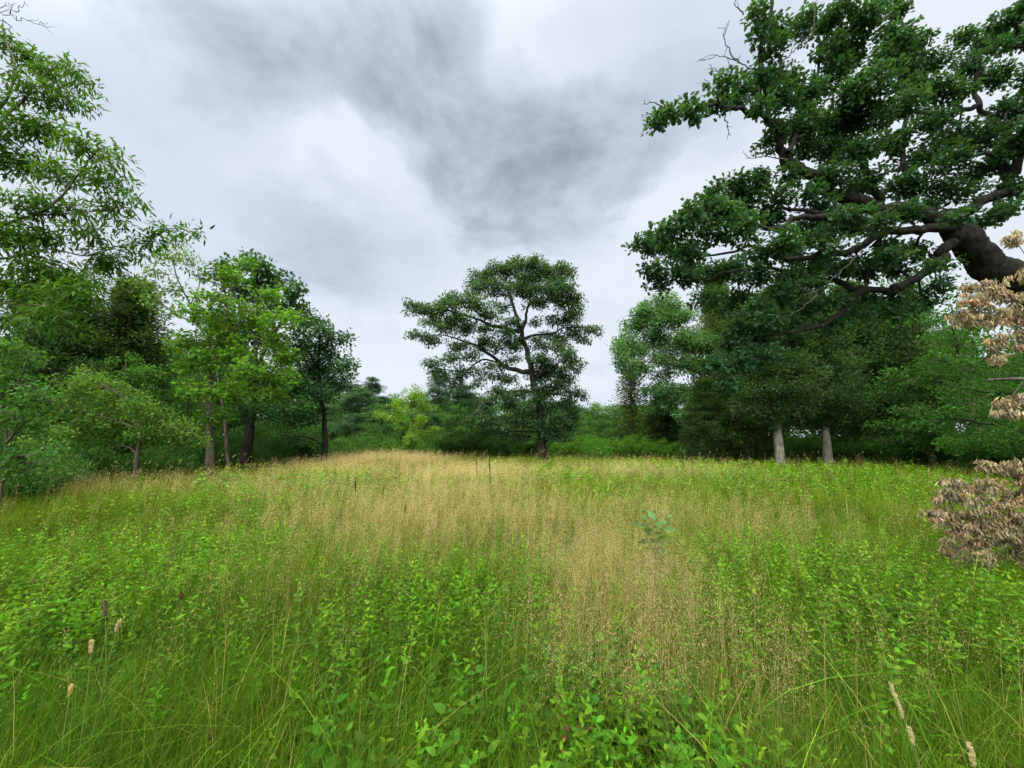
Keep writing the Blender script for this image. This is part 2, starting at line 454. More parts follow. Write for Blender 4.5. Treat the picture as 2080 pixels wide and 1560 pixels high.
# ---- lone oak in the middle of the meadow
DO = 24.0
oak_limbs = [
    ([(1107, 925), (1103, 890), (1099, 849), (1092, 803), (1078, 751), (1071, 720), (1063, 683), (1057, 658), (1051, 640), (1040, 609), (1031, 590)], .26, .05, 0, .3),
    ([(1060, 672), (1068, 646), (1071, 628), (1083, 612), (1105, 613), (1129, 610), (1150, 618)], .10, .03, 0, -1.0),
    ([(1040, 609), (1031, 601), (1018, 596), (1006, 598), (985, 590)], .06, .02, .2, 1.2),
    ([(1056, 674), (1028, 663), (1003, 661), (985, 655), (957, 646), (908, 630), (868, 625), (834, 620)], .14, .02, 0, -1.8),
    ([(1080, 756), (1046, 751), (1025, 746), (1000, 723), (975, 709), (957, 700), (929, 689), (898, 680), (852, 683)], .16, .02, 0, 1.6),
    ([(1025, 746), (1005, 736), (982, 731), (957, 744), (929, 755), (883, 747)], .08, .02, .3, -1.6),
    ([(1086, 797), (1046, 794), (1021, 796), (994, 796), (975, 805)], .08, .02, 0, -1.5),
    ([(1064, 688), (1092, 683), (1123, 677), (1148, 665), (1191, 665), (1215, 671)], .09, .015, 0, 1.0),
    ([(1083, 775), (1114, 750), (1145, 728), (1166, 714)], .09, .02, 0, -1.2),
    ([(1094, 815), (1120, 800), (1150, 806), (1175, 815)], .07, .02, 0, 1.4),
    ([(1071, 628), (1078, 600), (1085, 575), (1083, 550)], .06, .015, 0, 0.8),
]
oak_clumps = [(1040, 545, 33, 22), (1075, 545, 36, 24), (1115, 552, 36, 24), (1147, 555, 24, 24), (1005, 555, 32, 24), (970, 568, 24, 22), (1010, 588, 36, 18),
    (1060, 588, 42, 20), (1112, 588, 50, 24), (1150, 590, 30, 22), (1172, 612, 18, 20), (1095, 618, 34, 11), (1140, 612, 36, 14), (970, 590, 24, 15), (1075, 565, 30, 20),
    (838, 625, 18, 16), (870, 630, 28, 17), (905, 625, 33, 19), (922, 608, 24, 16), (955, 610, 32, 20), (978, 628, 28, 16), (930, 645, 42, 16), (882, 655, 32, 14),
    (848, 682, 22, 13), (875, 692, 26, 12), (920, 667, 36, 14), (955, 668, 30, 13), (1024, 622, 22, 10), (1000, 640, 24, 10), (1026, 682, 26, 17), (1040, 702, 22, 14),
    (1055, 692, 14, 14), (1030, 655, 22, 9), (990, 690, 22, 11), (1000, 742, 30, 9), (930, 702, 26, 12), (885, 742, 25, 13), (910, 728, 22, 10), (945, 757, 32, 13),
    (925, 772, 20, 12), (985, 760, 20, 9), (970, 778, 14, 9), (897, 762, 15, 11), (920, 792, 14, 8), (1130, 655, 27, 13), (1157, 645, 22, 15), (1165, 672, 26, 14),
    (1190, 668, 18, 9), (1213, 670, 12, 7), (1186, 692, 12, 12), (1120, 680, 20, 10), (1087, 655, 8, 7), (1165, 630, 16, 9), (1152, 722, 26, 16), (1165, 738, 20, 20),
    (1120, 748, 32, 20), (1090, 762, 28, 20), (1145, 762, 32, 20), (1120, 785, 38, 19), (1160, 797, 20, 17), (1095, 800, 38, 19), (1060, 800, 32, 13), (1020, 797, 32, 12),
    (1000, 812, 26, 13), (1045, 825, 40, 14), (1100, 832, 32, 14), (1148, 820, 32, 14), (985, 835, 22, 14), (1158, 850, 20, 13), (1185, 800, 10, 10), (1130, 850, 24, 14), (1070, 848, 28, 13), (1128, 872, 22, 11), (1098, 862, 24, 12), (1040, 858, 32, 13), (1005, 868, 26, 12), (1160, 868, 16, 9), (975, 858, 24, 12), (955, 845, 22, 12),
    (1010, 705, 20, 12), (972, 702, 22, 12), (1040, 728, 16, 10), (1020, 765, 24, 9), (952, 722, 22, 10), (1098, 706, 22, 12), (1132, 704, 22, 10), (1100, 728, 26, 14), (1040, 772, 20, 9), (1045, 660, 14, 9), (1085, 690, 14, 10), (1140, 690, 22, 12), (990, 665, 20, 9), (1060, 885, 26, 10), (1020, 880, 28, 11), (1140, 888, 22, 9), (1110, 880, 22, 10), (985, 880, 24, 11), (1172, 850, 12, 10)]
oak = traced_tree('oak_tree', 'lone spreading oak standing by itself in the middle of the meadow', 'tree', DO, oak_limbs, oak_clumps, TM_OAKS, .145,
                  OAKC, rb=.34, per=52, dens=1.5, up=1.7, flat=.62, grow=1.0, split=True, spread=.8, twig=.014)
dead_twigs(oak, [[(1129, 612), (1140, 625), (1148, 640)], [(1120, 680), (1116, 700), (1112, 722)], [(994, 796), (985, 778), (978, 790)]], DO, .016)

# ---- huge oak reaching in from the right
DB = 10.0
big_limbs = [
    ([(2215, 760), (2130, 640), (2044, 557), (1999, 521), (1963, 489), (1935, 456), (1905, 445)], .50, .24, .3, 0),
    ([(1935, 456), (1967, 424), (2007, 402), (2048, 390), (2052, 363), (2035, 335), (2032, 311), (2042, 283), (2046, 260), (2015, 242), (1991, 218), (1979, 190), (1987, 161), (1990, 110)], .15, .04, 0, 1.0),
    ([(1940, 462), (1886, 464), (1840, 468), (1797, 477), (1757, 497), (1717, 513), (1680, 513), (1624, 527), (1595, 525), (1563, 513), (1531, 501), (1490, 513), (1430, 520)], .125, .02, 0, -1.6),
    ([(1938, 490), (1918, 509), (1894, 537), (1862, 565), (1826, 582), (1805, 592), (1765, 586), (1729, 586), (1696, 569), (1664, 562), (1624, 553), (1575, 548), (1507, 549), (1466, 557), (1430, 569), (1370, 560)], .135, .02, 0, 1.2),
    ([(1765, 588), (1729, 603), (1708, 632), (1671, 661), (1633, 661), (1609, 682), (1584, 719), (1565, 745)], .09, .02, .4, -.4),
    ([(1671, 661), (1620, 672), (1571, 686), (1530, 696), (1509, 718), (1470, 750)], .06, .02, 0, -.8),
    ([(1935, 456), (1890, 440), (1830, 425), (1780, 420), (1735, 405), (1696, 392), (1664, 363), (1628, 339), (1599, 323), (1587, 291), (1575, 258), (1555, 240), (1537, 228)], .20, .07, 0, -1.0),
    ([(1537, 228), (1543, 194), (1549, 162), (1547, 121), (1551, 81), (1563, 40), (1569, 0), (1566, -40)], .065, .035, -1.0, -1.3),
    ([(1537, 230), (1519, 230), (1507, 220), (1482, 224), (1454, 214), (1422, 222), (1393, 230), (1361, 238), (1329, 250)], .075, .012, -1.0, -1.9),
    ([(1790, 425), (1770, 380), (1745, 330), (1720, 290), (1722, 240), (1720, 160), (1715, 80), (1700, 30)], .11, .025, 0, -.6),
    ([(1987, 215), (1922, 226), (1870, 228), (1817, 226), (1780, 215)], .07, .02, .4, -.6),
    ([(1720, 470), (1690, 440), (1648, 444), (1616, 444), (1591, 460), (1559, 464), (1520, 450), (1470, 445), (1400, 455)], .09, .02, -.8, -2.0),
    ([(1690, 440), (1640, 424), (1591, 422), (1563, 388), (1540, 372)], .06, .015, -.9, -.6),
    ([(1860, 445), (1850, 380), (1830, 320), (1840, 250), (1860, 180), (1850, 100), (1830, 40)], .09, .025, .2, 1.0),
    ([(1600, 310), (1620, 270), (1640, 220), (1660, 160), (1665, 90), (1650, 30)], .06, .02, -.9, .2),
    ([(2052, 363), (2075, 300), (2100, 220), (2090, 120), (2060, 30)], .12, .04, .3, -1.2),
]
big_clumps = [(1297, 492, 18, 11), (1328, 505, 32, 19), (1345, 480, 27, 16), (1375, 460, 32, 20), (1370, 512, 36, 20), (1405, 440, 28, 20), (1435, 420, 30, 20), (1450, 388, 25, 24),
    (1492, 368, 24, 17), (1520, 400, 36, 24), (1480, 425, 36, 24), (1440, 470, 40, 24), (1400, 522, 40, 22), (1500, 470, 40, 22), (1560, 435, 36, 20), (1540, 368, 24, 20), (1582, 395, 28, 20),
    (1330, 540, 27, 16), (1342, 577, 25, 14), (1380, 560, 36, 18), (1430, 555, 36, 18), (1480, 545, 40, 20), (1540, 560, 45, 20), (1560, 510, 40, 16), (1612, 570, 40, 20), (1600, 490, 40, 18),
    (1655, 480, 34, 18), (1650, 540, 36, 16), (1430, 602, 30, 17), (1500, 612, 40, 20), (1560, 620, 40, 20), (1500, 660, 36, 20), (1552, 660, 36, 18), (1490, 700, 36, 22), (1530, 722, 30, 22),
    (1450, 738, 30, 18), (1500, 745, 30, 16), (1470, 780, 24, 14), (1600, 652, 36, 18), (1650, 622, 36, 16), (1610, 605, 36, 16), (1545, 690, 26, 18),
    (1338, 245, 16, 10), (1362, 228, 20, 12), (1392, 216, 20, 12), (1412, 232, 14, 8), (1450, 214, 22, 13), (1478, 196, 26, 17), (1510, 180, 26, 15), (1470, 168, 14, 9), (1532, 160, 22, 17), (1552, 192, 26, 20),
    (1528, 28, 22, 17), (1540, 70, 18, 20), (1562, 100, 24, 22), (1582, 60, 20, 20), (1570, 148, 24, 20), (1592, 200, 32, 24), (1612, 160, 26, 17), (1640, 190, 32, 24), (1572, 262, 20, 20), (1558, 292, 16, 15),
    (1612, 262, 36, 24), (1652, 240, 36, 26), (1642, 300, 30, 22), (1640, 50, 34, 28), (1682, 90, 40, 30), (1702, 40, 40, 30), (1732, 110, 40, 30), (1690, 150, 40, 26), (1762, 50, 38, 30), (1802, 100, 36, 28),
    (1780, 18, 30, 18), (1822, 22, 26, 16), (1832, 70, 30, 24), (1858, 95, 28, 22), (1842, 140, 40, 28), (1782, 170, 42, 30), (1722, 200, 42, 30), (1702, 250, 42, 30), (1762, 240, 42, 30), (1832, 210, 40, 26),
    (1872, 180, 38, 26), (1900, 125, 28, 22), (1892, 250, 40, 28), (1692, 305, 40, 28), (1752, 310, 42, 28), (1812, 290, 42, 28), (1872, 320, 40, 26), (1702, 360, 36, 22), (1762, 370, 40, 22), (1832, 375, 40, 22),
    (1892, 385, 38, 20), (1662, 418, 34, 16), (1722, 435, 38, 18), (1782, 455, 38, 16), (1842, 432, 36, 16), (1935, 330, 36, 24), (1952, 280, 40, 28), (1932, 190, 34, 28), (1972, 130, 28, 22), (2002, 85, 28, 22),
    (1962, 72, 22, 22), (2012, 160, 34, 28), (2052, 220, 34, 28), (2002, 280, 40, 28), (2060, 300, 34, 28), (2000, 340, 34, 24), (2062, 380, 28, 22), (1960, 390, 30, 18), (2045, 430, 34, 18), (1990, 455, 26, 13),
    (2050, 30, 32, 26), (2075, 80, 28, 24), (2035, 92, 16, 14), (1800, 520, 36, 13), (1760, 550, 36, 14), (1850, 520, 30, 10), (1900, 575, 26, 14), (1700, 545, 34, 13), (1880, 610, 24, 12), (1830, 620, 36, 14), (1700, 610, 30, 14),
    (1660, 385, 30, 14, -.9), (1620, 350, 26, 14, -.9), (1690, 500, 30, 12, -1.2),
    (1650, 575, 30, 13, -1), (1580, 585, 34, 14, -1), (1560, 650, 30, 14, -1), (1620, 690, 30, 14), (1580, 720, 26, 13), (1750, 630, 34, 13), (1690, 660, 30, 13), (1810, 640, 26, 11),
    (1905, 540, 26, 12, -1), (1960, 440, 28, 13, -1.2), (1545, 215, 18, 12, -1.8),
    (1640, 462, 36, 16, .9), (1700, 455, 36, 16, 1.0), (1755, 462, 36, 16, 1.0), (1600, 525, 36, 16, .9), (1680, 535, 36, 16, 1.0), (1800, 505, 36, 16, 1.1), (1860, 505, 32, 14, 1.1), (1740, 535, 36, 16, 1.1), (1820, 550, 30, 12, 1.2), (1690, 430, 30, 14, .9), (1880, 420, 34, 14, 1.0), (1790, 610, 34, 13, .8), (1510, 440, 34, 16, .4),
    (2095, 160, 30, 30), (2110, 260, 35, 35), (2110, 40, 35, 35), (2120, 380, 35, 30)]
big = traced_tree('oak_tree', 'huge old oak leaning in from the right edge with thick dark limbs', 'tree', DB, big_limbs, big_clumps, TM_OAK, .118,
                  (.038, .092, .040), rb=.185, per=40, dens=1.08, up=1.4, flat=.7, split=True, spread=.75, twig=.007, foot=(15.2, 10.4), sides=12)
dead_twigs(big, [[(1549, 150), (1520, 135), (1490, 120), (1455, 118), (1420, 122)], [(1500, 128), (1480, 100), (1470, 70), (1482, 40)], [(1520, 140), (1485, 152), (1452, 142), (1440, 130)],
                 [(1582, 150), (1588, 128), (1612, 105), (1640, 85), (1655, 40), (1650, 5)], [(1545, 200), (1490, 205), (1450, 180), (1430, 160)], [(1510, 30), (1495, 15), (1490, -10)],
                 [(1340, 245), (1318, 232), (1303, 240)], [(1335, 255), (1315, 262), (1302, 278)], [(1350, 225), (1330, 210), (1305, 212)], [(1470, 225), (1476, 250), (1484, 275)],
                 [(1600, 325), (1560, 318), (1515, 322)], [(1660, 600), (1620, 630), (1575, 650)], [(1740, 520), (1700, 560), (1660, 590), (1625, 600)]], DB, .019, -1.2)

# ---- leafy ash close by on the left edge
DA = 6.0
ash_limbs = [
    ([(-420, 900), (-380, 700), (-330, 560), (-260, 480), (-180, 420)], .15, .06, 0, 0),
    ([(-260, 480), (-120, 470), (0, 455), (60, 440), (115, 410), (160, 352), (190, 315), (205, 300)], .035, .006, 0, -.3),
    ([(-260, 480), (-120, 510), (0, 525), (60, 512), (115, 507), (180, 520), (240, 500)], .028, .005, 0, .5),
    ([(-180, 420), (-80, 300), (0, 250), (50, 200), (90, 150), (130, 125)], .03, .005, 0, .3),
    ([(60, 440), (150, 432), (220, 425), (270, 412)], .012, .004, 0, 0),
    ([(-330, 560), (-120, 600), (0, 615), (80, 620), (150, 640)], .025, .005, 0, -.4),
    ([(-80, 300), (0, 215), (30, 150), (15, 90), (5, 50)], .03, .008, .2, .2),
    ([(180, 520), (240, 500), (300, 490), (345, 465), (390, 470)], .012, .004, .5, .9),
]
ash_clumps = [(8, 90, 18, 26), (50, 112, 30, 20), (98, 150, 30, 20), (145, 140, 25, 12), (168, 170, 18, 13), (60, 180, 40, 25), (120, 200, 35, 20), (175, 210, 18, 10), (30, 250, 40, 30), (100, 262, 40, 25),
    (150, 290, 34, 22), (192, 302, 28, 16), (230, 322, 26, 13), (45, 332, 45, 30), (120, 350, 40, 24), (190, 362, 34, 18), (240, 372, 25, 13), (268, 410, 22, 10), (220, 412, 32, 14), (150, 420, 40, 20), (60, 420, 45, 30),
    (20, 480, 45, 34), (100, 490, 45, 25), (180, 470, 36, 16), (235, 450, 28, 12), (200, 522, 40, 16), (120, 560, 45, 24), (40, 580, 45, 30), (160, 600, 34, 18), (100, 640, 40, 18), (60, 610, 50, 24), (130, 590, 45, 20), (190, 570, 34, 14), (70, 540, 45, 24), (150, 672, 26, 9), (230, 540, 30, 12),
    (300, 490, 28, 10), (345, 465, 26, 10), (390, 470, 16, 8), (270, 515, 25, 10), (-60, 300, 50, 50), (-60, 450, 50, 50), (-60, 180, 40, 40), (-70, 580, 50, 40), (0, 650, 30, 16)]
ash = traced_tree('ash_tree', 'ash with long narrow leaflets hanging in from the upper left edge', 'tree', DA, ash_limbs, ash_clumps, TM_LANCE, .125,
                  (.062, .142, .022), rb=.155, per=19, dens=2.3, wid=.85, bark=M_BARK2, spread=.8, twig=.0045, foot=(-11.0, 6.0), droop=.35, split=True, up=1.3)
dead_twigs(ash, [[(-40, 20), (0, 25), (40, 38), (75, 45), (97, 46)], [(-30, 5), (5, 12), (25, 8)], [(20, 28), (40, 20), (50, 2)], [(0, 40), (10, 45), (22, 60)]], DA, .008, -.3)

# ---- left tree group
slim = traced_tree('ash_tree', 'slender pale ash with thin leaning stem rising behind the bright maple', 'tree', 17.0,
    [([(470, 945), (452, 820), (430, 720), (405, 660), (387, 620), (372, 590), (358, 560), (350, 520)], .06, .02, 0, 0), ([(405, 660), (360, 640), (320, 610), (295, 600)], .04, .01, 0, -.8), ([(387, 620), (405, 580), (400, 545)], .03, .01, 0, .6)],
    [(350, 525, 34, 18), (388, 530, 26, 17), (318, 555, 26, 14), (340, 590, 34, 15), (402, 560, 20, 15), (300, 610, 28, 14), (340, 640, 26, 14), (395, 600, 18, 14), (370, 490, 24, 12), (330, 520, 20, 12), (415, 640, 20, 14), (280, 570, 18, 12)],
    TM_LANCE, .17, (.095, .185, .034), rb=.28, per=15, dens=1.1, bark=M_BARK2, spread=.8, wid=1.5)
mapl = traced_tree('maple_tree', 'bright yellow green maple with grey trunk at the left meadow edge', 'tree', 15.0,
    [([(430, 935), (425, 870), (424, 800), (440, 720), (455, 660), (470, 600)], .14, .04, 0, 0), ([(424, 810), (470, 760), (520, 720), (560, 690)], .04, .015, 0, -1.6), ([(430, 760), (405, 720), (395, 670)], .03, .012, 0, -1), ([(445, 700), (490, 650), (530, 610)], .035, .012, 0, -.8), ([(425, 840), (400, 800), (385, 780)], .04, .02, 0, -.8), ([(470, 760), (530, 770), (580, 745)], .025, .01, -.6, -1.8)],
    [(400, 632, 30, 18), (440, 602, 30, 18), (480, 562, 28, 20), (500, 538, 22, 15), (430, 662, 40, 20), (500, 630, 38, 20), (540, 600, 34, 18), (560, 650, 30, 17), (470, 692, 42, 22), (540, 690, 34, 17), (572, 722, 32, 15), (420, 730, 42, 20),
     (500, 750, 38, 20), (590, 640, 14, 10), (560, 762, 28, 16), (460, 792, 42, 22), (400, 790, 34, 17), (430, 842, 28, 17), (540, 800, 32, 16), (400, 690, 34, 16), (380, 750, 25, 14), (490, 720, 34, 18), (520, 655, 28, 15), (365, 700, 20, 14), (590, 770, 16, 10)],
    TM_MAPLE, .13, (.088, .200, .022), rb=.28, per=26, dens=1.25, bark=M_BARK2, spread=.8, up=1.5)
mapl2 = traced_tree('maple_tree', 'tall dark maple with black trunk just right of the bright maple', 'tree', 17.5,
    [([(496, 945), (504, 885), (511, 800), (516, 740), (520, 690), (525, 620), (522, 560)], .24, .05, 0, .3), ([(514, 760), (550, 690), (580, 640), (600, 600)], .10, .03, 0, .8), ([(516, 740), (480, 680), (460, 620), (455, 570)], .09, .03, 0, 1.0), ([(510, 820), (560, 800), (600, 760)], .06, .02, 0, 1.2), ([(510, 830), (470, 830), (440, 820)], .05, .02, 0, 1)],
    [(450, 562, 24, 20), (472, 545, 30, 16), (520, 545, 35, 20), (558, 560, 32, 20), (590, 590, 30, 18), (604, 622, 26, 18), (530, 580, 40, 22), (480, 600, 40, 25), (560, 620, 40, 25), (610, 660, 24, 20), (560, 780, 40, 25), (510, 830, 42, 22), (470, 850, 36, 18),
     (590, 722, 36, 24), (510, 660, 45, 30), (560, 690, 45, 25), (470, 700, 40, 30), (440, 640, 35, 25), (520, 760, 45, 25), (600, 780, 30, 22), (570, 840, 35, 18), (620, 830, 25, 18), (440, 770, 35, 25), (505, 528, 22, 12)],
    TM_MAPLE, .16, (.040, .105, .034), rb=.34, per=30, dens=1.2, bark=M_BARK, spread=.9, up=1.3)
oak3 = traced_tree('oak_tree', 'dark rounded oak on a thin black trunk at the right end of the left woods', 'tree', 20.0,
    [([(661, 932), (659, 880), (655, 830), (650, 780), (648, 730), (650, 680)], .16, .05, 0, 0), ([(650, 790), (680, 760), (705, 740)], .06, .02, 0, -.8), ([(648, 750), (620, 700), (615, 660)], .06, .02, 0, .8), ([(648, 720), (670, 690), (690, 670)], .05, .02, 0, -.4)],
    [(640, 652, 28, 16), (660, 672, 32, 20), (690, 690, 22, 14), (640, 702, 38, 24), (690, 742, 26, 17), (709, 735, 12, 12), (650, 752, 40, 22), (702, 770, 16, 14), (640, 802, 36, 20), (622, 642, 20, 13), (680, 790, 24, 14), (655, 835, 28, 12), (612, 850, 30, 15), (705, 684, 8, 6), (610, 700, 26, 22), (672, 720, 28, 18), (600, 890, 26, 14), (632, 770, 30, 20)],
    TM_OAKS, .16, (.038, .094, .042), rb=.34, per=30, dens=1.25, bark=M_BARK, spread=.8)
shrubt = traced_tree('buckthorn_tree', 'low spreading yellow green buckthorn on a thin crooked trunk', 'tree', 12.5,
    [([(277, 952), (279, 920), (284, 893), (275, 860), (255, 830)], .065, .025, 0, 0), ([(282, 895), (320, 870), (360, 865), (395, 880)], .025, .008, 0, -.5), ([(278, 870), (220, 850), (160, 830), (120, 800)], .03, .008, 0, -.8), ([(265, 845), (240, 800), (200, 780)], .03, .01, 0, -.4)],
    [(150, 782, 44, 20), (200, 790, 44, 22), (120, 830, 44, 30), (250, 802, 36, 17), (280, 830, 40, 20), (330, 850, 40, 20), (220, 850, 50, 25), (370, 872, 34, 15), (160, 880, 45, 24), (290, 880, 40, 15), (402, 890, 24, 11), (100, 890, 40, 25), (230, 905, 34, 14), (320, 895, 36, 12), (180, 760, 30, 14), (190, 825, 40, 20)],
    TM_OVATE, .085, (.080, .165, .026), rb=.20, per=30, dens=1.0, bark=M_BARK2, spread=.8, wid=1.3)
bushl = traced_tree('leafy_bush', 'round leaved bluish green bush filling the left edge under the ash', 'bush', 8.0,
    [([(10, 975), (12, 900), (5, 820), (10, 740)], .025, .01, 0, 0), ([(12, 900), (50, 860), (85, 830)], .03, .01, 0, -.5), ([(5, 830), (40, 770), (60, 720)], .03, .01, 0, -.3), ([(10, 930), (70, 920), (105, 900)], .03, .01, 0, -.4)],
    [(15, 700, 34, 22), (55, 735, 36, 22), (25, 780, 40, 24), (75, 802, 34, 20), (15, 850, 40, 25), (75, 870, 34, 17), (98, 910, 28, 14), (30, 932, 40, 25), (95, 840, 20, 12), (-40, 760, 45, 40), (-40, 860, 45, 40), (70, 950, 40, 18), (40, 820, 34, 22), (-20, 960, 50, 25)],
    TM_OVATE, .075, (.066, .165, .034), rb=.14, per=14, dens=1.2, bark=M_BARK2, spread=.7, wid=1.5)

# ------------------------------------------------------------------ prototype trees (copied through the woods)
def proto_broad(H, W, low, seedshape, leaf=.17, base=(.065, .148, .034), nlimb=11, per=34, tm=TM_RHOMB):
    tb, cb = MB(), MB(); cs = []
    top = np.array([rng.normal() * .03 * H, rng.normal() * .03 * H, H * .86])
    tr = bez((0, 0, -.15), top, 0, .03, 12); tube(tb, tr, np.linspace(.028 * H * .6, .004 * H, 12), 8, .05)
    for k in range(nlimb):
        t = low + (0.95 - low) * (k + rng.uniform(0, .6)) / nlimb; a = tr[int(t * 11)]
        az = k * 2.4 + rng.uniform(-.5, .5)
        prof = math.sin(math.pi * (.16 + .80 * ((t - low) / (1 - low)) ** seedshape)) ** .7
        L = W * prof * rng.uniform(.72, 1.15); e = a + np.array([math.cos(az) * L, math.sin(az) * L, L * rng.uniform(.15, .65)])
        br = bez(a, e, .05, .08, 9); tube(tb, br, np.linspace(.010 * H * (1.1 - t), .003 * H, 9), 6, .05)
        for q in (.45, .72, 1.0):
            c = br[int(q * 8)]; R = W * .30 * rng.uniform(.7, 1.15)
            nb = 7; o = norm(rng.normal(size=(nb, 3))) * rng.uniform(.2, 1, (nb, 1)) ** .5 * np.array([R, R, R * .62])
            for p in c + o: tube(tb, bez(c, p, .05, .1, 4), np.linspace(.02, .006, 4), 4)
            cs.append(c + o)
    R = W * .32; o = norm(rng.normal(size=(14, 3))) * rng.uniform(.2, 1, (14, 1)) ** .5 * np.array([R, R, R * .8]); cs.append(top + o)
    foliage(cb, np.vstack(cs), W * .115, per, tm, leaf, base, bvar=.16)
    return tb, cb
def proto_shrub(H, W, leaf=.11, base=(.065, .148, .034), per=38):
    tb, cb = MB(), MB(); cs = []
    for k in range(11):
        az = k * 2.4; L = W * math.sqrt((k + .5) / 11) * .85
        h = H * (1 - .45 * (L / W) ** 2) * rng.uniform(.75, 1.08)
        e = np.array([math.cos(az) * L, math.sin(az) * L, h * .82]); br = bez((math.cos(az) * .1, math.sin(az) * .1, -.1), e, .12, .06, 8)
        tube(tb, br, np.linspace(.035, .01, 8), 5)
        for q in (.35, .6, .8, 1.0):
            c = br[int(q * 7)]; nb = 6; R = W * .26
            o = norm(rng.normal(size=(nb, 3))) * rng.uniform(.2, 1, (nb, 1)) ** .5 * np.array([R, R, R * .8]); pts = c + o
            pts[:, 2] = np.maximum(pts[:, 2], .1); cs.append(pts)
    foliage(cb, np.vstack(cs), W * .14, per, TM_RHOMB, leaf, base, bvar=.16)
    return tb, cb
def proto_cedar(H, W, low=.16, base=(.046, .088, .028), n=190, per=46, ragged=.25):
    tb, cb, wb = MB(), MB(), MB(); cs = []
    tr = np.stack([np.linspace(0, .08, 14) + rng.normal(size=14) * .012, np.linspace(0, -.06, 14) + rng.normal(size=14) * .012, np.linspace(-.15, H, 14)], -1); tube(tb, tr, np.linspace(.022 * H, .01, 14), 10, .10)
    for k in range(n):
        t = low + (1 - low) * (k / n) ** 1.05; a = tr[0] + (tr[-1] - tr[0]) * t; az = k * 2.399 + rng.uniform(-.4, .4)
        u = (t - low) / (1 - low); L = W * min(1.0, .55 + u * 2.2) * (1 - u) ** (1.1 if ragged > .4 else .75) * rng.uniform(1 - ragged * 1.6, 1.12) * (1.25 if ragged > .4 else 1) + .12
        e = a + np.array([math.cos(az) * L, math.sin(az) * L, L * rng.uniform(.1, .55)])
        br = bez(a, e, -.08, .06, 6); tube(wb, br, np.linspace(.022 * (1.1 - u), .006, 6), 4)
        for q in (.35, .6, .8, 1.0): cs.append(br[int(q * 5)] + rng.normal(size=3) * .10)
    cs = np.array(cs)
    foliage(cb, cs, .30, per, TM_SLIV, .17, base, droop=-.35, up=.5, flat=.9, bvar=.2, wid=1.3, outw=.9)
    return tb, cb, wb
def proto_pine(H, W, base=(.045, .090, .045), bare=.35, per=75):
    tb, cb = MB(), MB(); cs = []
    tr = bez((0, 0, -.15), (rng.normal() * .4, rng.normal() * .4, H), 0, .02, 14); tube(tb, tr, np.linspace(.017 * H, .02, 14), 8, .06)
    for k in range(30):
        t = bare + (1 - bare) * (k / 30); a = tr[0] + (tr[-1] - tr[0]) * t; az = k * 2.2 + rng.uniform(-.6, .6); u = (t - bare) / (1 - bare)
        L = W * (1 - u) ** .6 * rng.uniform(.6, 1.1) + .3
        e = a + np.array([math.cos(az) * L, math.sin(az) * L, L * rng.uniform(-.05, .4)]); br = bez(a, e, -.06, .08, 8)
        tube(tb, br, np.linspace(.05 * (1.15 - u), .012, 8), 5)
        for q in (.55, .72, .86, 1.0):
            for z in range(3): cs.append(br[int(q * 7)] + rng.normal(size=3) * np.array([.35, .35, .18]))
    cs.append(tr[-1])
    foliage(cb, np.array(cs), .26, per, TM_SLIV, .22, base, droop=-.3, up=.3, flat=.8, bvar=.16, outw=1.2)
    return tb, cb

PROTO = {}
def register(key, builder, H, W, bark):
    tb, cb = builder[:2]
    extra = builder[2].mesh('branchwork', M_BARK2, True) if len(builder) > 2 else None
    PROTO[key] = (tb.mesh('trunk', bark, True), cb.mesh('crown', M_LEAF), H, W, extra)
register('broad1', proto_broad(10, 3.6, .22, 1.0), 10, 3.6, M_BARK2)
register('broad2', proto_broad(10, 3.2, .12, .8, nlimb=13), 10, 3.2, M_BARK2)
register('broad3', proto_broad(10, 4.0, .15, 1.2, leaf=.15, per=42), 10, 4.0, M_BARK)
register('fine1', proto_broad(10, 3.6, .20, 1.0, leaf=.13, per=48, nlimb=12, tm=TM_LANCE), 10, 3.6, M_BARK2)
register('shrub1', proto_shrub(2.4, 1.7), 2.4, 1.7, M_BARK2)
register('shrub2', proto_shrub(2.4, 2.0, .09, per=46), 2.4, 2.0, M_BARK2)
register('cedar1', proto_cedar(9, 2.3, .25), 9, 2.3, M_PALE)
register('cedar2', proto_cedar(9, 2.0, .10, ragged=.3), 9, 2.0, M_BARK2)
register('cedar3', proto_cedar(8, 1.5, .06, n=110, per=17, ragged=.5), 8, 1.5, M_BARK2)
register('pine1', proto_pine(12, 3.0), 12, 3.0, M_BARK2)
register('pine2', proto_pine(12, 2.6, bare=.22), 12, 2.6, M_BARK2)

def place(key, name, label, cat, px, topy, D, wid=None, tint=(1, 1, 1), group=None, rot=None, lean=(0, 0)):
    """wid: half width of the crown in photo pixels"""
    tm_, cm_, H, W, ex_ = PROTO[key]
    x = P(px, 890, D)[0]; z0 = float(height(x, D))
    h = P(px, topy, D)[2] - z0
    sz = h / H; sx = sz if wid is None else (wid * D / F) / W
    root = empty(name, (x, D, z0)); tag(root, label, cat, group)
    root.rotation_euler = (lean[0], lean[1], rng.uniform(0, 6.28) if rot is None else rot)
    root.scale = (sx, sx, sz)
    for nm, me in (('trunk', tm_), ('crown', cm_), ('branchwork', ex_)):
        if me is None: continue
        o = bpy.data.objects.new(nm, me); COL.objects.link(o); o.parent = root
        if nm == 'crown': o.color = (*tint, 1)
    return root

DK = (.56, .62, .62); MD = (1.05, 1.1, 1.05); LT = (1.35, 1.3, 1.0); YG = (2.6, 2.1, 1.0); BL = (1.0, 1.15, 1.25)
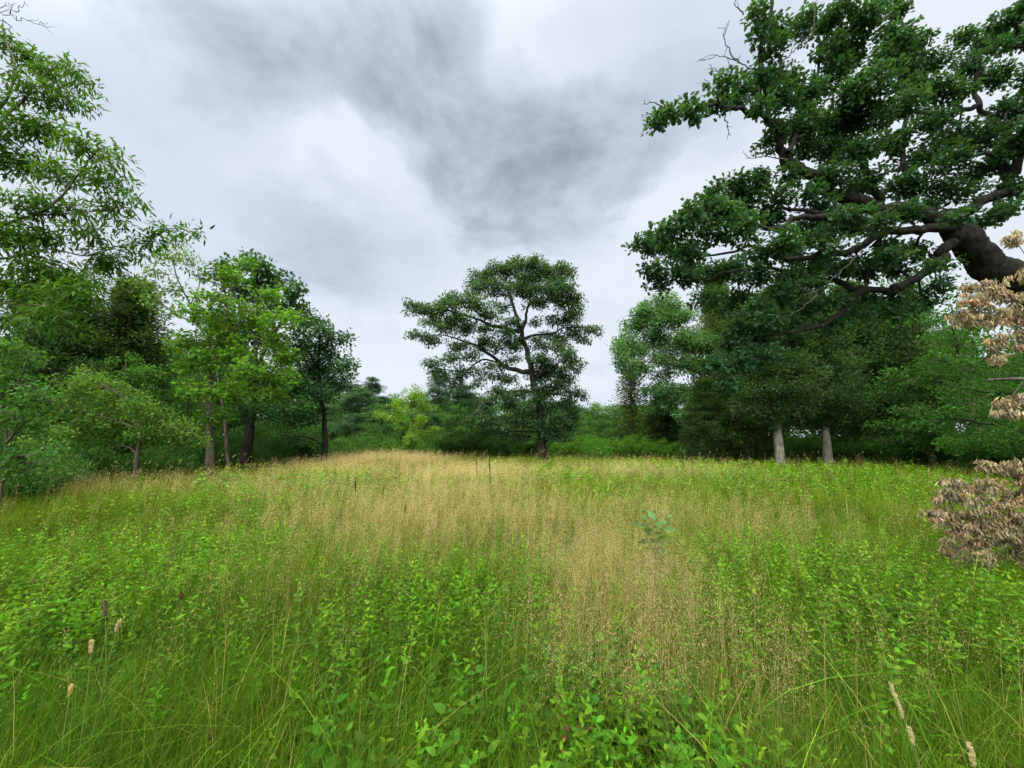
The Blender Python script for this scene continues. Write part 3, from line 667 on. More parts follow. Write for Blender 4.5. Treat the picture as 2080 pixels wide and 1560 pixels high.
# left woods behind the traced trees
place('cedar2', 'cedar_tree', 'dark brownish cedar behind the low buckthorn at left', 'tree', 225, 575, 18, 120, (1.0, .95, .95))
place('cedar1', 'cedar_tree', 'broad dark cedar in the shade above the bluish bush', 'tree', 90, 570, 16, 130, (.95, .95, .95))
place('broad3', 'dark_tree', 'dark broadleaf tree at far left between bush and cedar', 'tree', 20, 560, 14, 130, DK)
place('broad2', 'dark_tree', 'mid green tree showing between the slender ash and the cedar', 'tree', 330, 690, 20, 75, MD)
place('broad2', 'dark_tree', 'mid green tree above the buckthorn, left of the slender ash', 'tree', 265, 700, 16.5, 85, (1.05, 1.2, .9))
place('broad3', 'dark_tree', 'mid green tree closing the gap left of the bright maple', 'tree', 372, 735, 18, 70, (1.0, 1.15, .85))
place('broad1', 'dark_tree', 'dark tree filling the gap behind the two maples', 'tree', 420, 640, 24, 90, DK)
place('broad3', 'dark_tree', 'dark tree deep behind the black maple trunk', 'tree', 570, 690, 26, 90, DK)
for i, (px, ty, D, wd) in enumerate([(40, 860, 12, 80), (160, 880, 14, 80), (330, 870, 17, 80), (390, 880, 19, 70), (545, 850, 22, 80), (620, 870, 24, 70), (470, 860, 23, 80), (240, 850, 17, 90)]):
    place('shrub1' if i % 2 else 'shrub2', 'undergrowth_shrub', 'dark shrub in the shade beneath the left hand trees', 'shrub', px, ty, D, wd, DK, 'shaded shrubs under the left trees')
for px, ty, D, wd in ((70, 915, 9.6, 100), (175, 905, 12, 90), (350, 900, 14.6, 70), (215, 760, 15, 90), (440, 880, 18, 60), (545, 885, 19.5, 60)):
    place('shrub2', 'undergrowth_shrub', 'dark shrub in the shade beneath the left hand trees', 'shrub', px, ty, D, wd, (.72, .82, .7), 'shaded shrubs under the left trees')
place('shrub2', 'undergrowth_shrub', 'low green shrub just right of the dark rounded oak trunk', 'shrub', 720, 885, 25, 55, (.95, 1.05, .8))
# far edge left of the lone oak
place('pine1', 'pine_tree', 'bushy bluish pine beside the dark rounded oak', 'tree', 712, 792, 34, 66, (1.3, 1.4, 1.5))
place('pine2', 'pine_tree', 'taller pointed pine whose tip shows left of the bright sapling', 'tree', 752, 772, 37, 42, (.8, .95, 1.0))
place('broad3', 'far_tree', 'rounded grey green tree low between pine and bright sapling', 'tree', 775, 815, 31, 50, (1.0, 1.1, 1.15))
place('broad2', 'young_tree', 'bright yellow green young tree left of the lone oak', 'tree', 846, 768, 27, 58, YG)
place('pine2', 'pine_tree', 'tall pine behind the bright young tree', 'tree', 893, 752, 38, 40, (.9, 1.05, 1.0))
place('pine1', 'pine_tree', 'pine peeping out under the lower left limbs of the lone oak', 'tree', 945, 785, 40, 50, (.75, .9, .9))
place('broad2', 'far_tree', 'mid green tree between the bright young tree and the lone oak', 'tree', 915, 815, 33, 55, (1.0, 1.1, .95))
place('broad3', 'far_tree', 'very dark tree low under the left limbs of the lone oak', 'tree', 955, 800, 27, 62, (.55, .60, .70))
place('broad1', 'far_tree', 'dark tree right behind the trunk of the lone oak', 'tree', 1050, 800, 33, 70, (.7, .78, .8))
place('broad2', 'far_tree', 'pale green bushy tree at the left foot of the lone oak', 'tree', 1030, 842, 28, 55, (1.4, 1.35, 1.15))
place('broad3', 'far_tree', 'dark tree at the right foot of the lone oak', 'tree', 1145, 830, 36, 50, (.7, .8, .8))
for i, (px, ty, D, wd, tint) in enumerate([(690, 885, 28, 50, MD), (760, 875, 29, 55, (.8, .9, .85)), (815, 885, 27, 45, (1.1, 1.15, .8)), (870, 880, 26, 50, (1.1, 1.15, .8)), (930, 870, 27, 60, DK), (985, 865, 27, 60, MD), (1040, 880, 28, 50, (1.1, 1.15, .9)), (1085, 885, 29, 40, DK)]):
    place('shrub2' if i % 2 else 'shrub1', 'edge_shrub', 'leafy shrub in the low hedge line left of the lone oak trunk', 'shrub', px, ty, D, wd, tint, 'shrubs along the far meadow edge')
# right of the lone oak
for i, (px, ty, D, wd, key, tint, lab) in enumerate([
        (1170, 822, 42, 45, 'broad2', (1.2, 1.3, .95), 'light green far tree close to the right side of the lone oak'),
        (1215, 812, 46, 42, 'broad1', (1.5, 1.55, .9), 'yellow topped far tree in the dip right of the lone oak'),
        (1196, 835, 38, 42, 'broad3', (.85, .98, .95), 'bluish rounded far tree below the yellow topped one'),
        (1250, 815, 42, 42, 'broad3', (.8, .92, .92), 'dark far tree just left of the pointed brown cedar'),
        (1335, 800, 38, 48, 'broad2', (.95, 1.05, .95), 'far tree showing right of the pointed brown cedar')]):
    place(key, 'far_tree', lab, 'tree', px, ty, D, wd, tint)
place('cedar3', 'cedar_tree', 'brown green pointed cedar in the gap between the oaks', 'tree', 1284, 755, 29, 66, (1.7, 1.35, 1.3))
place('cedar2', 'cedar_tree', 'dark cedar low behind the bright brush band', 'tree', 1355, 800, 29, 60, (.9, .9, .95))
for i, (px, ty, D, wd) in enumerate([(1140, 892, 29, 40), (1180, 880, 28, 45), (1235, 884, 28, 45), (1290, 880, 27, 45), (1345, 886, 27, 40), (1210, 890, 26, 40), (1385, 895, 26, 35)]):
    place('shrub2' if i % 2 else 'shrub1', 'brush_shrub', 'bright green brush in the low band right of the lone oak', 'shrub', px, ty, D, wd, (1.35, 1.5, .75), 'bright brush along the far edge')
light = traced_tree('locust_tree', 'pale green fine leaved tree poking out left of the huge oak', 'tree', 25.0,
    [([(1440, 930), (1440, 850), (1432, 780), (1410, 720), (1385, 670), (1370, 630)], .14, .05, 0, 0), ([(1425, 760), (1380, 742), (1330, 735), (1290, 735)], .08, .02, 0, -1), ([(1400, 700), (1350, 680), (1310, 665)], .07, .02, 0, .5), ([(1435, 800), (1390, 790), (1350, 790)], .05, .02, 0, .4)],
    [(1345, 618, 34, 18), (1310, 632, 28, 18), (1290, 662, 25, 18), (1270, 690, 20, 18), (1258, 715, 14, 18), (1285, 715, 26, 20), (1270, 742, 20, 15), (1300, 748, 26, 17), (1330, 690, 34, 22), (1340, 655, 36, 22), (1380, 640, 34, 22), (1390, 690, 38, 24), (1345, 725, 34, 18), (1390, 740, 34, 16),
     (1420, 700, 35, 28), (1345, 765, 20, 12), (1330, 790, 26, 14), (1350, 812, 26, 14), (1385, 800, 30, 18), (1400, 840, 30, 20), (1330, 825, 18, 12), (1430, 820, 26, 22)],
    TM_LANCE, .16, (.090, .200, .066), rb=.34, per=44, dens=2.2, bark=M_BARK2, spread=.8, wid=1.6)
# right woods
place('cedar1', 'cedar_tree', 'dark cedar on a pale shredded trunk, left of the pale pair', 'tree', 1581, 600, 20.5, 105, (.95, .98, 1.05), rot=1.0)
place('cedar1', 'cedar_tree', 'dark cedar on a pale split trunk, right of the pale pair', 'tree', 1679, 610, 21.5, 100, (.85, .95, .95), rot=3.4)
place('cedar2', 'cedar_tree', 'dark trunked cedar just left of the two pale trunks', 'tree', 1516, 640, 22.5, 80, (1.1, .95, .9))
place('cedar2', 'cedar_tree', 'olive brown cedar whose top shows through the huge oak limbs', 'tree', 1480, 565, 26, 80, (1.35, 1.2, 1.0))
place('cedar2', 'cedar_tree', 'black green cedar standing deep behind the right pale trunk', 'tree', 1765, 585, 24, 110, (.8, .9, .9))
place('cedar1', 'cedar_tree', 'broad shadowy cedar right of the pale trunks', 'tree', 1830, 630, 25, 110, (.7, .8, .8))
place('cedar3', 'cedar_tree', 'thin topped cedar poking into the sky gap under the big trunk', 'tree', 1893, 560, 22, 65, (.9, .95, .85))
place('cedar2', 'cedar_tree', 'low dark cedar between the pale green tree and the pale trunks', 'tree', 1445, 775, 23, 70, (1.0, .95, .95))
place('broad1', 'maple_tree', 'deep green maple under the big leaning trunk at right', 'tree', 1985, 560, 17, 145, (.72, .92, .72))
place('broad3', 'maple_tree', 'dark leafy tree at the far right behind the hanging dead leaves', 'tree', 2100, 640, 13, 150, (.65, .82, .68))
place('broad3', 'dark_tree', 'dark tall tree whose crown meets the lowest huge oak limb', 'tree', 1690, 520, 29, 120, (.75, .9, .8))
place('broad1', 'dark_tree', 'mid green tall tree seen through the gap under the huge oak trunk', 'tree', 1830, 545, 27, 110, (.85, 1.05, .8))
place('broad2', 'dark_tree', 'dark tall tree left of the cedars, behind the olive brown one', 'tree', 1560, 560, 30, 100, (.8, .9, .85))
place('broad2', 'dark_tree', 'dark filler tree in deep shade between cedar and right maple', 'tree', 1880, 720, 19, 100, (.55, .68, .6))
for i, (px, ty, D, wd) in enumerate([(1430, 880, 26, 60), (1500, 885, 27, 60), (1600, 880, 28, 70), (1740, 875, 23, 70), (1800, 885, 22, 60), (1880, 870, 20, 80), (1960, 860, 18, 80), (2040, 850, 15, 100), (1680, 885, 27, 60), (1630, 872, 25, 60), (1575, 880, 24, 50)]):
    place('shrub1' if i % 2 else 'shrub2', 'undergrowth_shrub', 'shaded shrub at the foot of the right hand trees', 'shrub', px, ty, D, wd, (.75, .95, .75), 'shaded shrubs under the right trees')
for i, px in enumerate(np.arange(630, 1460, 58)):
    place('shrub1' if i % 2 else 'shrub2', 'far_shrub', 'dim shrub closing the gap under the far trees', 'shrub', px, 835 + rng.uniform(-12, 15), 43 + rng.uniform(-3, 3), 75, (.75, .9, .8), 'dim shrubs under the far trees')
# dense wood further back that closes every gap
k = 0
for D, step in ((46, 95), (58, 80)):
    for px in np.arange(-250, 2400, step):
        ty = (796 if px < 1080 else 810) + rng.uniform(-12, 20)
        if px < 640: ty = 700 + rng.uniform(-40, 60)
        if px > 1420: ty = 690 + rng.uniform(-40, 60)
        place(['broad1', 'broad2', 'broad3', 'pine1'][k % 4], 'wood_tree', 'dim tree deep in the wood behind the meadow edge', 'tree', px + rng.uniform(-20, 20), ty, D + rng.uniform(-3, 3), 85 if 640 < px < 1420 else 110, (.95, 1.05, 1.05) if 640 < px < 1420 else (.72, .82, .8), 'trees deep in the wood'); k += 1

# ------------------------------------------------------------------ dead brown foliage at the right edge
DEADC = (.34, .22, .12)
hang = traced_tree('dead_branch', 'broken branch of hanging dry tan leaves at the right edge, shoulder high', 'dead branch', 4.5,
    [([(2200, 800), (2140, 778), (2080, 770), (2040, 770), (2005, 773)], .035, .012, 0, 0), ([(2140, 778), (2110, 690), (2060, 610), (2010, 600), (1980, 575)], .014, .004, 0, 0), ([(2110, 690), (2060, 660), (2000, 650), (1945, 660)], .010, .003, 0, .1), ([(2080, 770), (2060, 800), (2040, 812)], .008, .003, 0, 0), ([(2110, 690), (2100, 560), (2060, 480)], .010, .003, 0, -.1), ([(2060, 660), (2040, 690), (2020, 705)], .006, .003, 0, 0)],
    [(1985, 578, 22, 12), (2015, 580, 20, 14), (1970, 610, 22, 18), (2050, 600, 24, 16), (1955, 645, 26, 14), (1990, 640, 28, 20), (2025, 640, 22, 20), (2062, 650, 20, 22), (2020, 690, 20, 16), (2025, 722, 14, 12), (2072, 560, 16, 14), (2062, 480, 18, 14), (2075, 690, 10, 18), (2040, 820, 22, 13), (2070, 812, 18, 16), (2045, 840, 22, 10), (2000, 605, 24, 14), (2100, 620, 30, 30)],
    TM_CURL, .060, (.38, .305, .19), rb=.032, per=15, dens=.38, bark=M_TWIG, spread=.4, twig=.003, droop=1.7, up=.0, wid=.6, foot=(6.9, 4.6), crownname='dry_leaves', fol_mat=M_DRY, bvar=.24, var=.25, outw=.45)
deads = traced_tree('dead_sapling', 'dead sapling of curled brown leaves lying low in the grass at right', 'dead sapling', 4.2,
    [([(2000, 1190), (1990, 1120), (1985, 1070), (1975, 1020)], .022, .010, 0, 0), ([(1988, 1100), (1950, 1060), (1920, 1000), (1902, 965)], .010, .003, 0, -.1), ([(1985, 1080), (2030, 1040), (2060, 980), (2065, 945)], .010, .003, 0, .1), ([(1990, 1120), (1930, 1070), (1885, 1045)], .008, .003, 0, -.1), ([(1990, 1120), (2050, 1090), (2100, 1070)], .010, .003, 0, 0), ([(1978, 1030), (2000, 980), (2012, 945)], .008, .003, 0, .1)],
    [(2008, 940, 18, 12), (2052, 945, 22, 14), (2065, 965, 20, 18), (1935, 985, 16, 16), (1915, 1005, 22, 14), (1950, 1010, 22, 14), (1985, 990, 22, 14), (2015, 985, 22, 16), (1895, 1045, 20, 14), (1920, 1040, 26, 14), (1965, 1045, 26, 16), (2005, 1025, 28, 16), (2050, 1015, 26, 18), (2070, 1045, 20, 22), (2030, 1060, 32, 16), (1990, 1075, 30, 14), (1940, 1070, 24, 12), (2060, 1085, 26, 16), (1985, 1105, 24, 12), (1925, 1090, 18, 8), (2100, 1000, 30, 30), (2020, 1095, 30, 14), (1990, 1128, 40, 14), (1930, 1115, 26, 10), (2055, 1125, 30, 14), (1960, 1140, 24, 10), (2085, 1100, 20, 16)],
    TM_CURL, .056, (.285, .225, .135), rb=.032, per=15, dens=.38, bark=M_TWIG, spread=.5, twig=.003, droop=1.6, up=.0, wid=.6, crownname='dry_leaves', fol_mat=M_DRY, bvar=.26, var=.25, outw=.45)

# ------------------------------------------------------------------ the meadow
def ell(lst, zt):
    out = []
    for px, py, rx, ry, s in lst:
        g = GP(px, py, zt); d = g[1]
        y0 = GP(px, py + ry, zt)[1]; y1 = GP(px, max(py - ry, 905), zt)[1]
        out.append((g[0], d, rx * d / F, max(.35, (y1 - y0) / 2), s))
    return out
GOLD = ell([(1235, 1120, 130, 95, 1.5), (1190, 1210, 90, 60, .9), (1100, 1050, 270, 34, .55), (830, 1040, 115, 50, .65), (770, 1000, 130, 30, .7), (600, 975, 100, 12, .6), (790, 932, 90, 10, 1.6),
            (950, 948, 110, 12, .9), (1450, 1045, 170, 28, .42), (920, 985, 170, 22, .8), (300, 972, 220, 10, .35), (1900, 1300, 120, 80, .14), (1050, 1010, 150, 25, .5), (1300, 945, 160, 10, .45), (1330, 1010, 180, 20, .4), (720, 1080, 80, 30, .15), (1480, 1150, 120, 40, .12)], .65)
FORB = ell([(330, 1130, 230, 65, 1), (500, 1060, 130, 40, .9), (120, 1240, 140, 60, 1.), (860, 1190, 150, 65, 1.1), (600, 1215, 110, 55, .35), (1290, 1500, 190, 80, .9), (900, 1490, 160, 80, .25), (1700, 1130, 270, 60, .9), (1600, 965, 380, 24, 1), (1960, 1200, 160, 80, .9),
            (1150, 965, 220, 20, .6), (680, 968, 80, 12, .9), (450, 1010, 220, 36, .8), (1050, 1120, 60, 50, .4), (1450, 1200, 160, 60, .5), (100, 1090, 130, 60, .3), (1080, 1400, 120, 60, .3), (850, 985, 90, 10, .4)], .45)
def mask(lst, x, y):
    m = np.zeros_like(x)
    for cx, cy, rx, ry, s in lst: m = np.maximum(m, s * np.exp(-(((x - cx) / rx) ** 2 + ((y - cy) / ry) ** 2) * .9))
    return m
def field(N, d0, d1):
    d = rng.uniform(d0, d1, N); x = rng.uniform(-1, 1, N) * (1.36 * d + 1.2); return x, d
LODF = lambda d: np.maximum(1.0, d / 4.0)

def dry(y): return np.clip((y - 2.5) / 7.0, 0, 1)[:, None]  # lightens plants with distance as painted brightness; far grass is also yellower
def ribbons(mb, x, y, h, wdt, az, bend, seg, c0, c1, twist=None):
    """curved blades: c0 root colour, c1 tip colour"""
    N = len(x); t = np.linspace(0, 1, seg + 1); z0 = height(x, y) - .02
    dr = np.stack([np.cos(az), np.sin(az), np.zeros(N)], -1)
    tw = az + math.pi / 2 + (rng.normal(size=N) * .8 if twist is None else twist)
    sd = np.stack([np.cos(tw), np.sin(tw), np.zeros(N)], -1)
    b = np.stack([x, y, z0], -1)
    v = []; c = []
    for i, q in enumerate(t):
        p = b + dr * (h * bend * q * q)[:, None] + np.array([0, 0, 1]) * (h * (q - .38 * np.minimum(bend, 1.3) * q ** 2.4))[:, None]
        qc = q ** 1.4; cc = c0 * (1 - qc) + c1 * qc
        if i < seg:
            ww = (wdt * (1 - q ** 1.6) * .5)[:, None] * sd
            v += [p - ww, p + ww]; c += [cc, cc]
        else: v.append(p); c.append(cc)
    V = np.stack(v, 1); C = np.stack(c, 1); k = V.shape[1]
    o = (np.arange(N) * k)[:, None]
    fs = []
    if seg > 1:
        fs.append(np.concatenate([np.stack([o + 2 * i, o + 2 * i + 1, o + 2 * i + 3, o + 2 * i + 2], -1).reshape(-1, 4) for i in range(seg - 1)]))
    i = seg - 1
    fs.append(np.stack([o + 2 * i, o + 2 * i + 1, o + 2 * seg], -1).reshape(-1, 3))
    mb.add(V.reshape(-1, 3), fs, C.reshape(-1, 3))

G_TIP = np.array([.090, .180, .007]); G_FAR_LIT = np.array([.235, .325, .020]); G_ROOT = np.array([.042, .058, .008]); G_COOL = np.array([.050, .160, .014]); G_COOL_LIT = np.array([.125, .270, .018]); G_STRAW = np.array([.36, .28, .085])  # far tips yellower and painted lighter; roots olive, darkened as shade inside the sward
def build_grass():
    mb = MB()
    for NT_, per, d0, d1, seg in ((7600, 24, 0.95, 5.0, 4), (23000, 17, 5.0, 33.0, 2)):
        tx, ty = field(NT_, d0, d1); tl = LODF(ty)
        th = np.clip(.50 + .15 * fbm2(tx, ty, .7, 11) + .10 * fbm2(tx, ty, 2.2, 12), .22, .8) * rng.uniform(.6, 1.25, NT_)
        tc_ = np.clip(.35 + .45 * fbm2(tx, ty, .8, 13) + rng.normal(size=NT_) * .28, 0, 1); tb_ = rng.uniform(.72, 1.25, NT_); ta = rng.normal(size=NT_) * .7 + .2
        fm = mask(FORB, tx, ty); gm = mask(GOLD, tx, ty)
        n_per = rng.poisson(per * np.clip(1.15 - .35 * fm, .4, 1.15)); idx = np.repeat(np.arange(NT_), n_per); n = len(idx)
        of = rng.normal(size=(n, 2)) * (.055 * np.sqrt(tl[idx]))[:, None] * rng.uniform(.5, 1.6, (n, 1))
        x = tx[idx] + of[:, 0]; y = ty[idx] + of[:, 1]; lod = tl[idx]; g = np.clip(gm[idx], 0, 1)
        h = th[idx] * rng.uniform(.5, 1.25, n)
        mixc = tc_[idx][:, None]; dz = dry(ty[idx]); tip = (G_TIP * (1 - dz) + G_FAR_LIT * dz) * (1 - mixc) + (G_COOL * (1 - dz) + G_COOL_LIT * dz) * mixc
        st = (rng.uniform(size=n) < .03 + .20 * g)[:, None]; br = (tb_[idx] * rng.uniform(.75, 1.25, n))[:, None]
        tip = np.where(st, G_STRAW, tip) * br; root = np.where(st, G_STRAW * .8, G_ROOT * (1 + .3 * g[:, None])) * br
        az = np.where(rng.uniform(size=n) < .6, np.arctan2(of[:, 1], of[:, 0]), ta[idx]) + rng.normal(size=n) * .5
        bend = np.abs(rng.normal(size=n)) * .36 + .08 + (rng.uniform(size=n) < .14) * rng.uniform(.4, 1.1, n)
        wd = rng.uniform(.0020, .0055, n) * np.where(g > .4, .75, 1) * lod
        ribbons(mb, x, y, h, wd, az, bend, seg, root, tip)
    n = 2600; x, y = field(n, 1.2, 9.0); k = mask(GOLD, x, y) < .7; x, y = x[k], y[k]; n = len(x)
    c = cols((.125, .26, .022), n, .2, .12); c = np.where((rng.uniform(size=n) < .10)[:, None], cols((.30, .28, .09), n), c)
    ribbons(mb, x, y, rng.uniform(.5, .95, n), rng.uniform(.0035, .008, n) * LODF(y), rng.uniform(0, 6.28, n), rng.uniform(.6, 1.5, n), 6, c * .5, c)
    o = mb.build('meadow_grass', M_GRASS); tag(o, 'long green grass covering the whole meadow', 'grass', None, 'stuff')
build_grass()

def build_golden():
    mb = MB(); N = 95000
    x, y = field(N, 2.0, 32); gm = mask(GOLD, x, y) * (.80 + .85 * fbm2(x, y, 1.6, 21)); 
    keep = rng.uniform(size=N) < np.clip(gm * 1.1 + .02, 0, 1) * .95; x, y = x[keep], y[keep]; n = len(x); lod = LODF(y)
    h = rng.uniform(.55, .98, n); az = rng.normal(size=n) * 1.2 + .3; bend = np.abs(rng.normal(size=n)) * .16 + .03
    c1 = cols((.46, .345, .165), n, .14, .05) * (1 + .42 * dry(y)); c0 = cols((.20, .19, .055), n, .15, .05)  # seed heads painted lighter with distance, imitating a brighter far field
    ribbons(mb, x, y, h, .0022 * lod, az, bend, 3, c0, c1)
    S = np.where(y < 7, 60, np.where(y < 16, 22, 10)); idx = np.repeat(np.arange(n), S); m = len(idx)
    q = rng.uniform(.55, 1.02, m); z0 = height(x, y)[idx]
    pos = np.stack([x[idx], y[idx], z0], -1) + np.stack([np.cos(az[idx]), np.sin(az[idx]), np.zeros(m)], -1) * (h[idx] * bend[idx] * q * q)[:, None]
    pos[:, 2] += h[idx] * (q - .38 * bend[idx] * q ** 2.4)
    pos[:, :2] += rng.normal(size=(m, 2)) * (.036 * (1.12 - q) / .4 * np.sqrt(lod[idx]))[:, None]
    yd = rng.normal(size=(m, 3)) * .42 + np.array([0, 0, .9])
    scatter(mb, TM_RHOMB, pos, yd, rng.normal(size=(m, 3)), rng.uniform(.0065, .0125, m) * lod[idx] ** .9, np.clip(c1[idx] * rng.uniform(.75, 1.3, (m, 1)), 0, .8), .34)
    o = mb.build('golden_grass', M_DRY); tag(o, 'ripe golden seed grass in drifts across the meadow', 'grass', None, 'stuff')
build_golden()

def forb_leaves(mb, x, y, h, levels, size, base, tm, lod=1.0, bright=1.25, stemcol=(.10, .13, .04), hv=.13):
    n = len(x); z0 = height(x, y); az0 = rng.uniform(0, 6.28, n); lean = rng.normal(size=(n, 2)) * .10
    pc = cols(base, n, .24, hv) * (1 + .75 * dry(y))  # leaf colour lightened with distance to imitate stronger light on the far field
    ribbons(mb, x, y, h, np.broadcast_to(.005 * np.asarray(lod), (n,)), np.arctan2(lean[:, 1], lean[:, 0]), np.hypot(lean[:, 0], lean[:, 1]), 3, cols(stemcol, n), cols(stemcol, n))
    for j in range(levels):
        t = .30 + .70 * (j + .7) / levels
        for s in (0, 1):
            a = az0 + j * 1.57 + s * math.pi + rng.normal(size=n) * .25
            upv = .15 + 1.1 * (j / levels) ** 3
            yd = np.stack([np.cos(a), np.sin(a), upv + rng.normal(size=n) * .25], -1)
            pos = np.stack([x + lean[:, 0] * h * t * t, y + lean[:, 1] * h * t * t, z0 + h * t * .98], -1)
            nr = np.array([0, 0, 1.0]) + rng.normal(size=(n, 3)) * .45
            sz = size * (.55 + .75 * math.sin(math.pi * min(1, .25 + .65 * j / levels))) * rng.uniform(.75, 1.2, n)
            if j == levels - 1: sz = sz * .62
            c = pc * (1 + (bright - 1) * (j / levels) ** 2 ) * rng.uniform(.7, 1.25, (n, 1))  # upper leaves painted lighter as highlights, lower darker as shade; young tops are paler too
            scatter(mb, tm, pos, yd, nr, sz, np.clip(c, 0, .8))

def build_forbs():
    mb = MB()
    for N, d0, d1, tm, lv, dens in ((12500, 1.35, 5.5, TM_POINT, 10, .70), (26000, 5.5, 28, TM_RHOMB, 5, .55)):
        x, y = field(N, d0, d1); fm = mask(FORB, x, y) * (1 + .7 * fbm2(x, y, 1.5, 31))
        keep = rng.uniform(size=N) < np.clip(fm * 1.1 + .025, 0, 1) * dens; x, y = x[keep], y[keep]; n = len(x)
        lod = np.maximum(1, y / 7.0)
        h = rng.uniform(.34, .66, n) * (1 + .08 * (lod - 1)) * np.clip(.35 + y * .3, .5, 1)
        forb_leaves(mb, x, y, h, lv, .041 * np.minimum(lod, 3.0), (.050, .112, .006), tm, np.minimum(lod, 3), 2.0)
    for cx, cy, rx, ry, n in ((1290, 1505, 200, 80, 430), (90, 1280, 120, 70, 280), (1950, 1230, 140, 60, 200), (650, 1510, 130, 50, 60), (860, 1200, 140, 60, 220), (330, 1140, 180, 50, 220), (900, 1520, 80, 40, 70)):
        g = GP(cx, cy, .35); x = g[0] + rng.normal(size=n) * rx * g[1] / F * .6; y = np.maximum(1.25, g[1] + rng.normal(size=n) * .45); h = rng.uniform(.18, .42, n)
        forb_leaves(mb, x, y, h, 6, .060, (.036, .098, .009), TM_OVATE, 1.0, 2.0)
    o = mb.build('leafy_weeds', M_WEED); tag(o, 'bright green leafy weeds growing thick among the grass', 'weeds', None, 'stuff')
build_forbs()

def build_edge_grass():
    mb = MB(); hb = MB(); N = 2600
    x, y = field(N, 9, 27); px = 1040 + F * x / y
    keep = ((px < 560) & (y > 9) & (y < 16) & (rng.uniform(size=N) < .7)) | ((px > 1080) & (y > 16.5) & (y < 24) & (rng.uniform(size=N) < .42)); x, y = x[keep], y[keep]; n = len(x)
    h = rng.uniform(.8, 1.25, n); az = rng.normal(size=n) * .5 + .1; bend = rng.uniform(.1, .45, n)
    ribbons(mb, x, y, h, np.full(n, .009), az, bend, 4, cols((.16, .19, .05), n), cols((.26, .25, .09), n))
    pos = np.stack([x + np.cos(az) * h * bend * .9, y + np.sin(az) * h * bend * .9, height(x, y) + h * (.95 - .38 * bend * .9)], -1)
    yd = np.stack([np.cos(az) * bend * 2, np.sin(az) * bend * 2, 1 - .9 * bend], -1)
    scatter(mb, TM_SLIV, pos, yd, rng.normal(size=(n, 3)), rng.uniform(.08, .15, n), cols((.26, .25, .10), n), .8)
    o = mb.build('reed_grass', M_GRASS); tag(o, 'tall nodding reed grass along the shaded wood edge', 'grass', None, 'stuff')
build_edge_grass()

def build_goldenrod():
    mb = MB(); x = []; y = []
    for px, py, rx, n in ((660, 962, 90, 110), (470, 962, 40, 35)):
        g = GP(px, py, .6); x.append(g[0] + rng.normal(size=n) * rx * g[1] / F * .55); y.append(g[1] + rng.normal(size=n) * .8)
    x = np.concatenate(x); y = np.concatenate(y); n = len(x); h = rng.uniform(.55, .85, n)
    forb_leaves(mb, x, y, h, 4, .09, (.062, .125, .018), TM_RHOMB, 1.5)
    for k in range(4):
        pos = np.stack([x, y, height(x, y) + h], -1) + rng.normal(size=(n, 3)) * np.array([.05, .05, .03])
        scatter(mb, TM_RHOMB, pos, rng.normal(size=(n, 3)) + np.array([0, 0, .5]), np.array([0, 0, 1.]) + rng.normal(size=(n, 3)) * .4, .05, cols((.30, .32, .025), n))
    o = mb.build('yellow_wildflowers', M_LEAF); tag(o, 'patch of yellow flowering weeds near the left tree trunks', 'wildflowers', None, 'stuff')
build_goldenrod()

# ------------------------------------------------------------------ single stalks one can point to
def seed_stalk(name, label, cat, tip, foot, D, head, hr, hc, sc, lobes=3, group=None, Dfoot=None, sw=.0022, mat=None):
    """tip / foot in photo pixels; head = length of the seed head in metres"""
    a = P(*foot, Dfoot or D); a[2] = float(height(a[0], a[1])) - .02; b = P(*tip, D)
    d = norm(b - a); root = empty(name, a); tag(root, label, cat, group)
    m = (a + b) / 2 + np.array([0, 0, .06 * np.linalg.norm(b - a)]) + rng.normal(size=3) * .012
    t = np.linspace(0, 1, 12)[:, None]; path = (1 - t) ** 2 * a + 2 * t * (1 - t) * m + t * t * b
    s = MB(); tube(s, path, np.linspace(sw * 1.3, sw * .7, 12), 5, 0, sc); s.build('stem', mat or M_GRASS, root, True, a)
    hd = MB(); dirv = norm(path[-1] - path[-2]); n = 16; tt = np.linspace(0, 1, n)
    ctr = b + dirv * (tt[:, None] - .35) * head + np.array([0, 0, -.12 * head]) * (tt[:, None] ** 2)
    rad = hr * .82 * (np.sin(np.pi * np.clip(tt, .03, .97)) ** .5) * (.72 + .4 * np.abs(np.sin(tt * math.pi * lobes)))
    tube(hd, ctr, rad * .75, 7, .12, hc)
    q = rng.uniform(0, 1, 130); i = (q * (n - 1)).astype(int); o = norm(rng.normal(size=(130, 3)))
    scatter(hd, TM_RHOMB, ctr[i] + o * rad[i][:, None] * .7, dirv + o * .6, rng.normal(size=(130, 3)), hr * 1.5, cols(hc, 130, .16, .05), .6)
    hd.build('seed_head', M_DRY, root, False, a)
    return root
PALE = (.55, .48, .26); STEM = (.15, .21, .06); BRN = (.075, .055, .03)
seed_stalk('grass_stalk', 'tallest pale green stalk with pinkish seed head at lower left', 'grass stalk', (238, 1275), (150, 1640), 1.9, .055, .0075, (.56, .45, .29), STEM)
seed_stalk('grass_stalk', 'straight stalk with lumpy cream seed head, left of the tallest pale one', 'grass stalk', (185, 1318), (135, 1640), 1.85, .060, .0075, PALE, STEM)
seed_stalk('grass_stalk', 'short stalk with a drooping yellow seed head at lower left', 'grass stalk', (143, 1405), (120, 1640), 1.7, .04, .0065, (.62, .52, .2), STEM, 2)
seed_stalk('grass_stalk', 'brown lumpy seed stalk among leafy weeds at left', 'grass stalk', (213, 1240), (215, 1420), 2.5, .10, .012, (.16, .14, .07), STEM, 4)
seed_stalk('grass_stalk', 'longest cream seed spike lying aslant at lower right', 'grass stalk', (1825, 1430), (1900, 1640), 1.75, .15, .0075, PALE, STEM, 4)
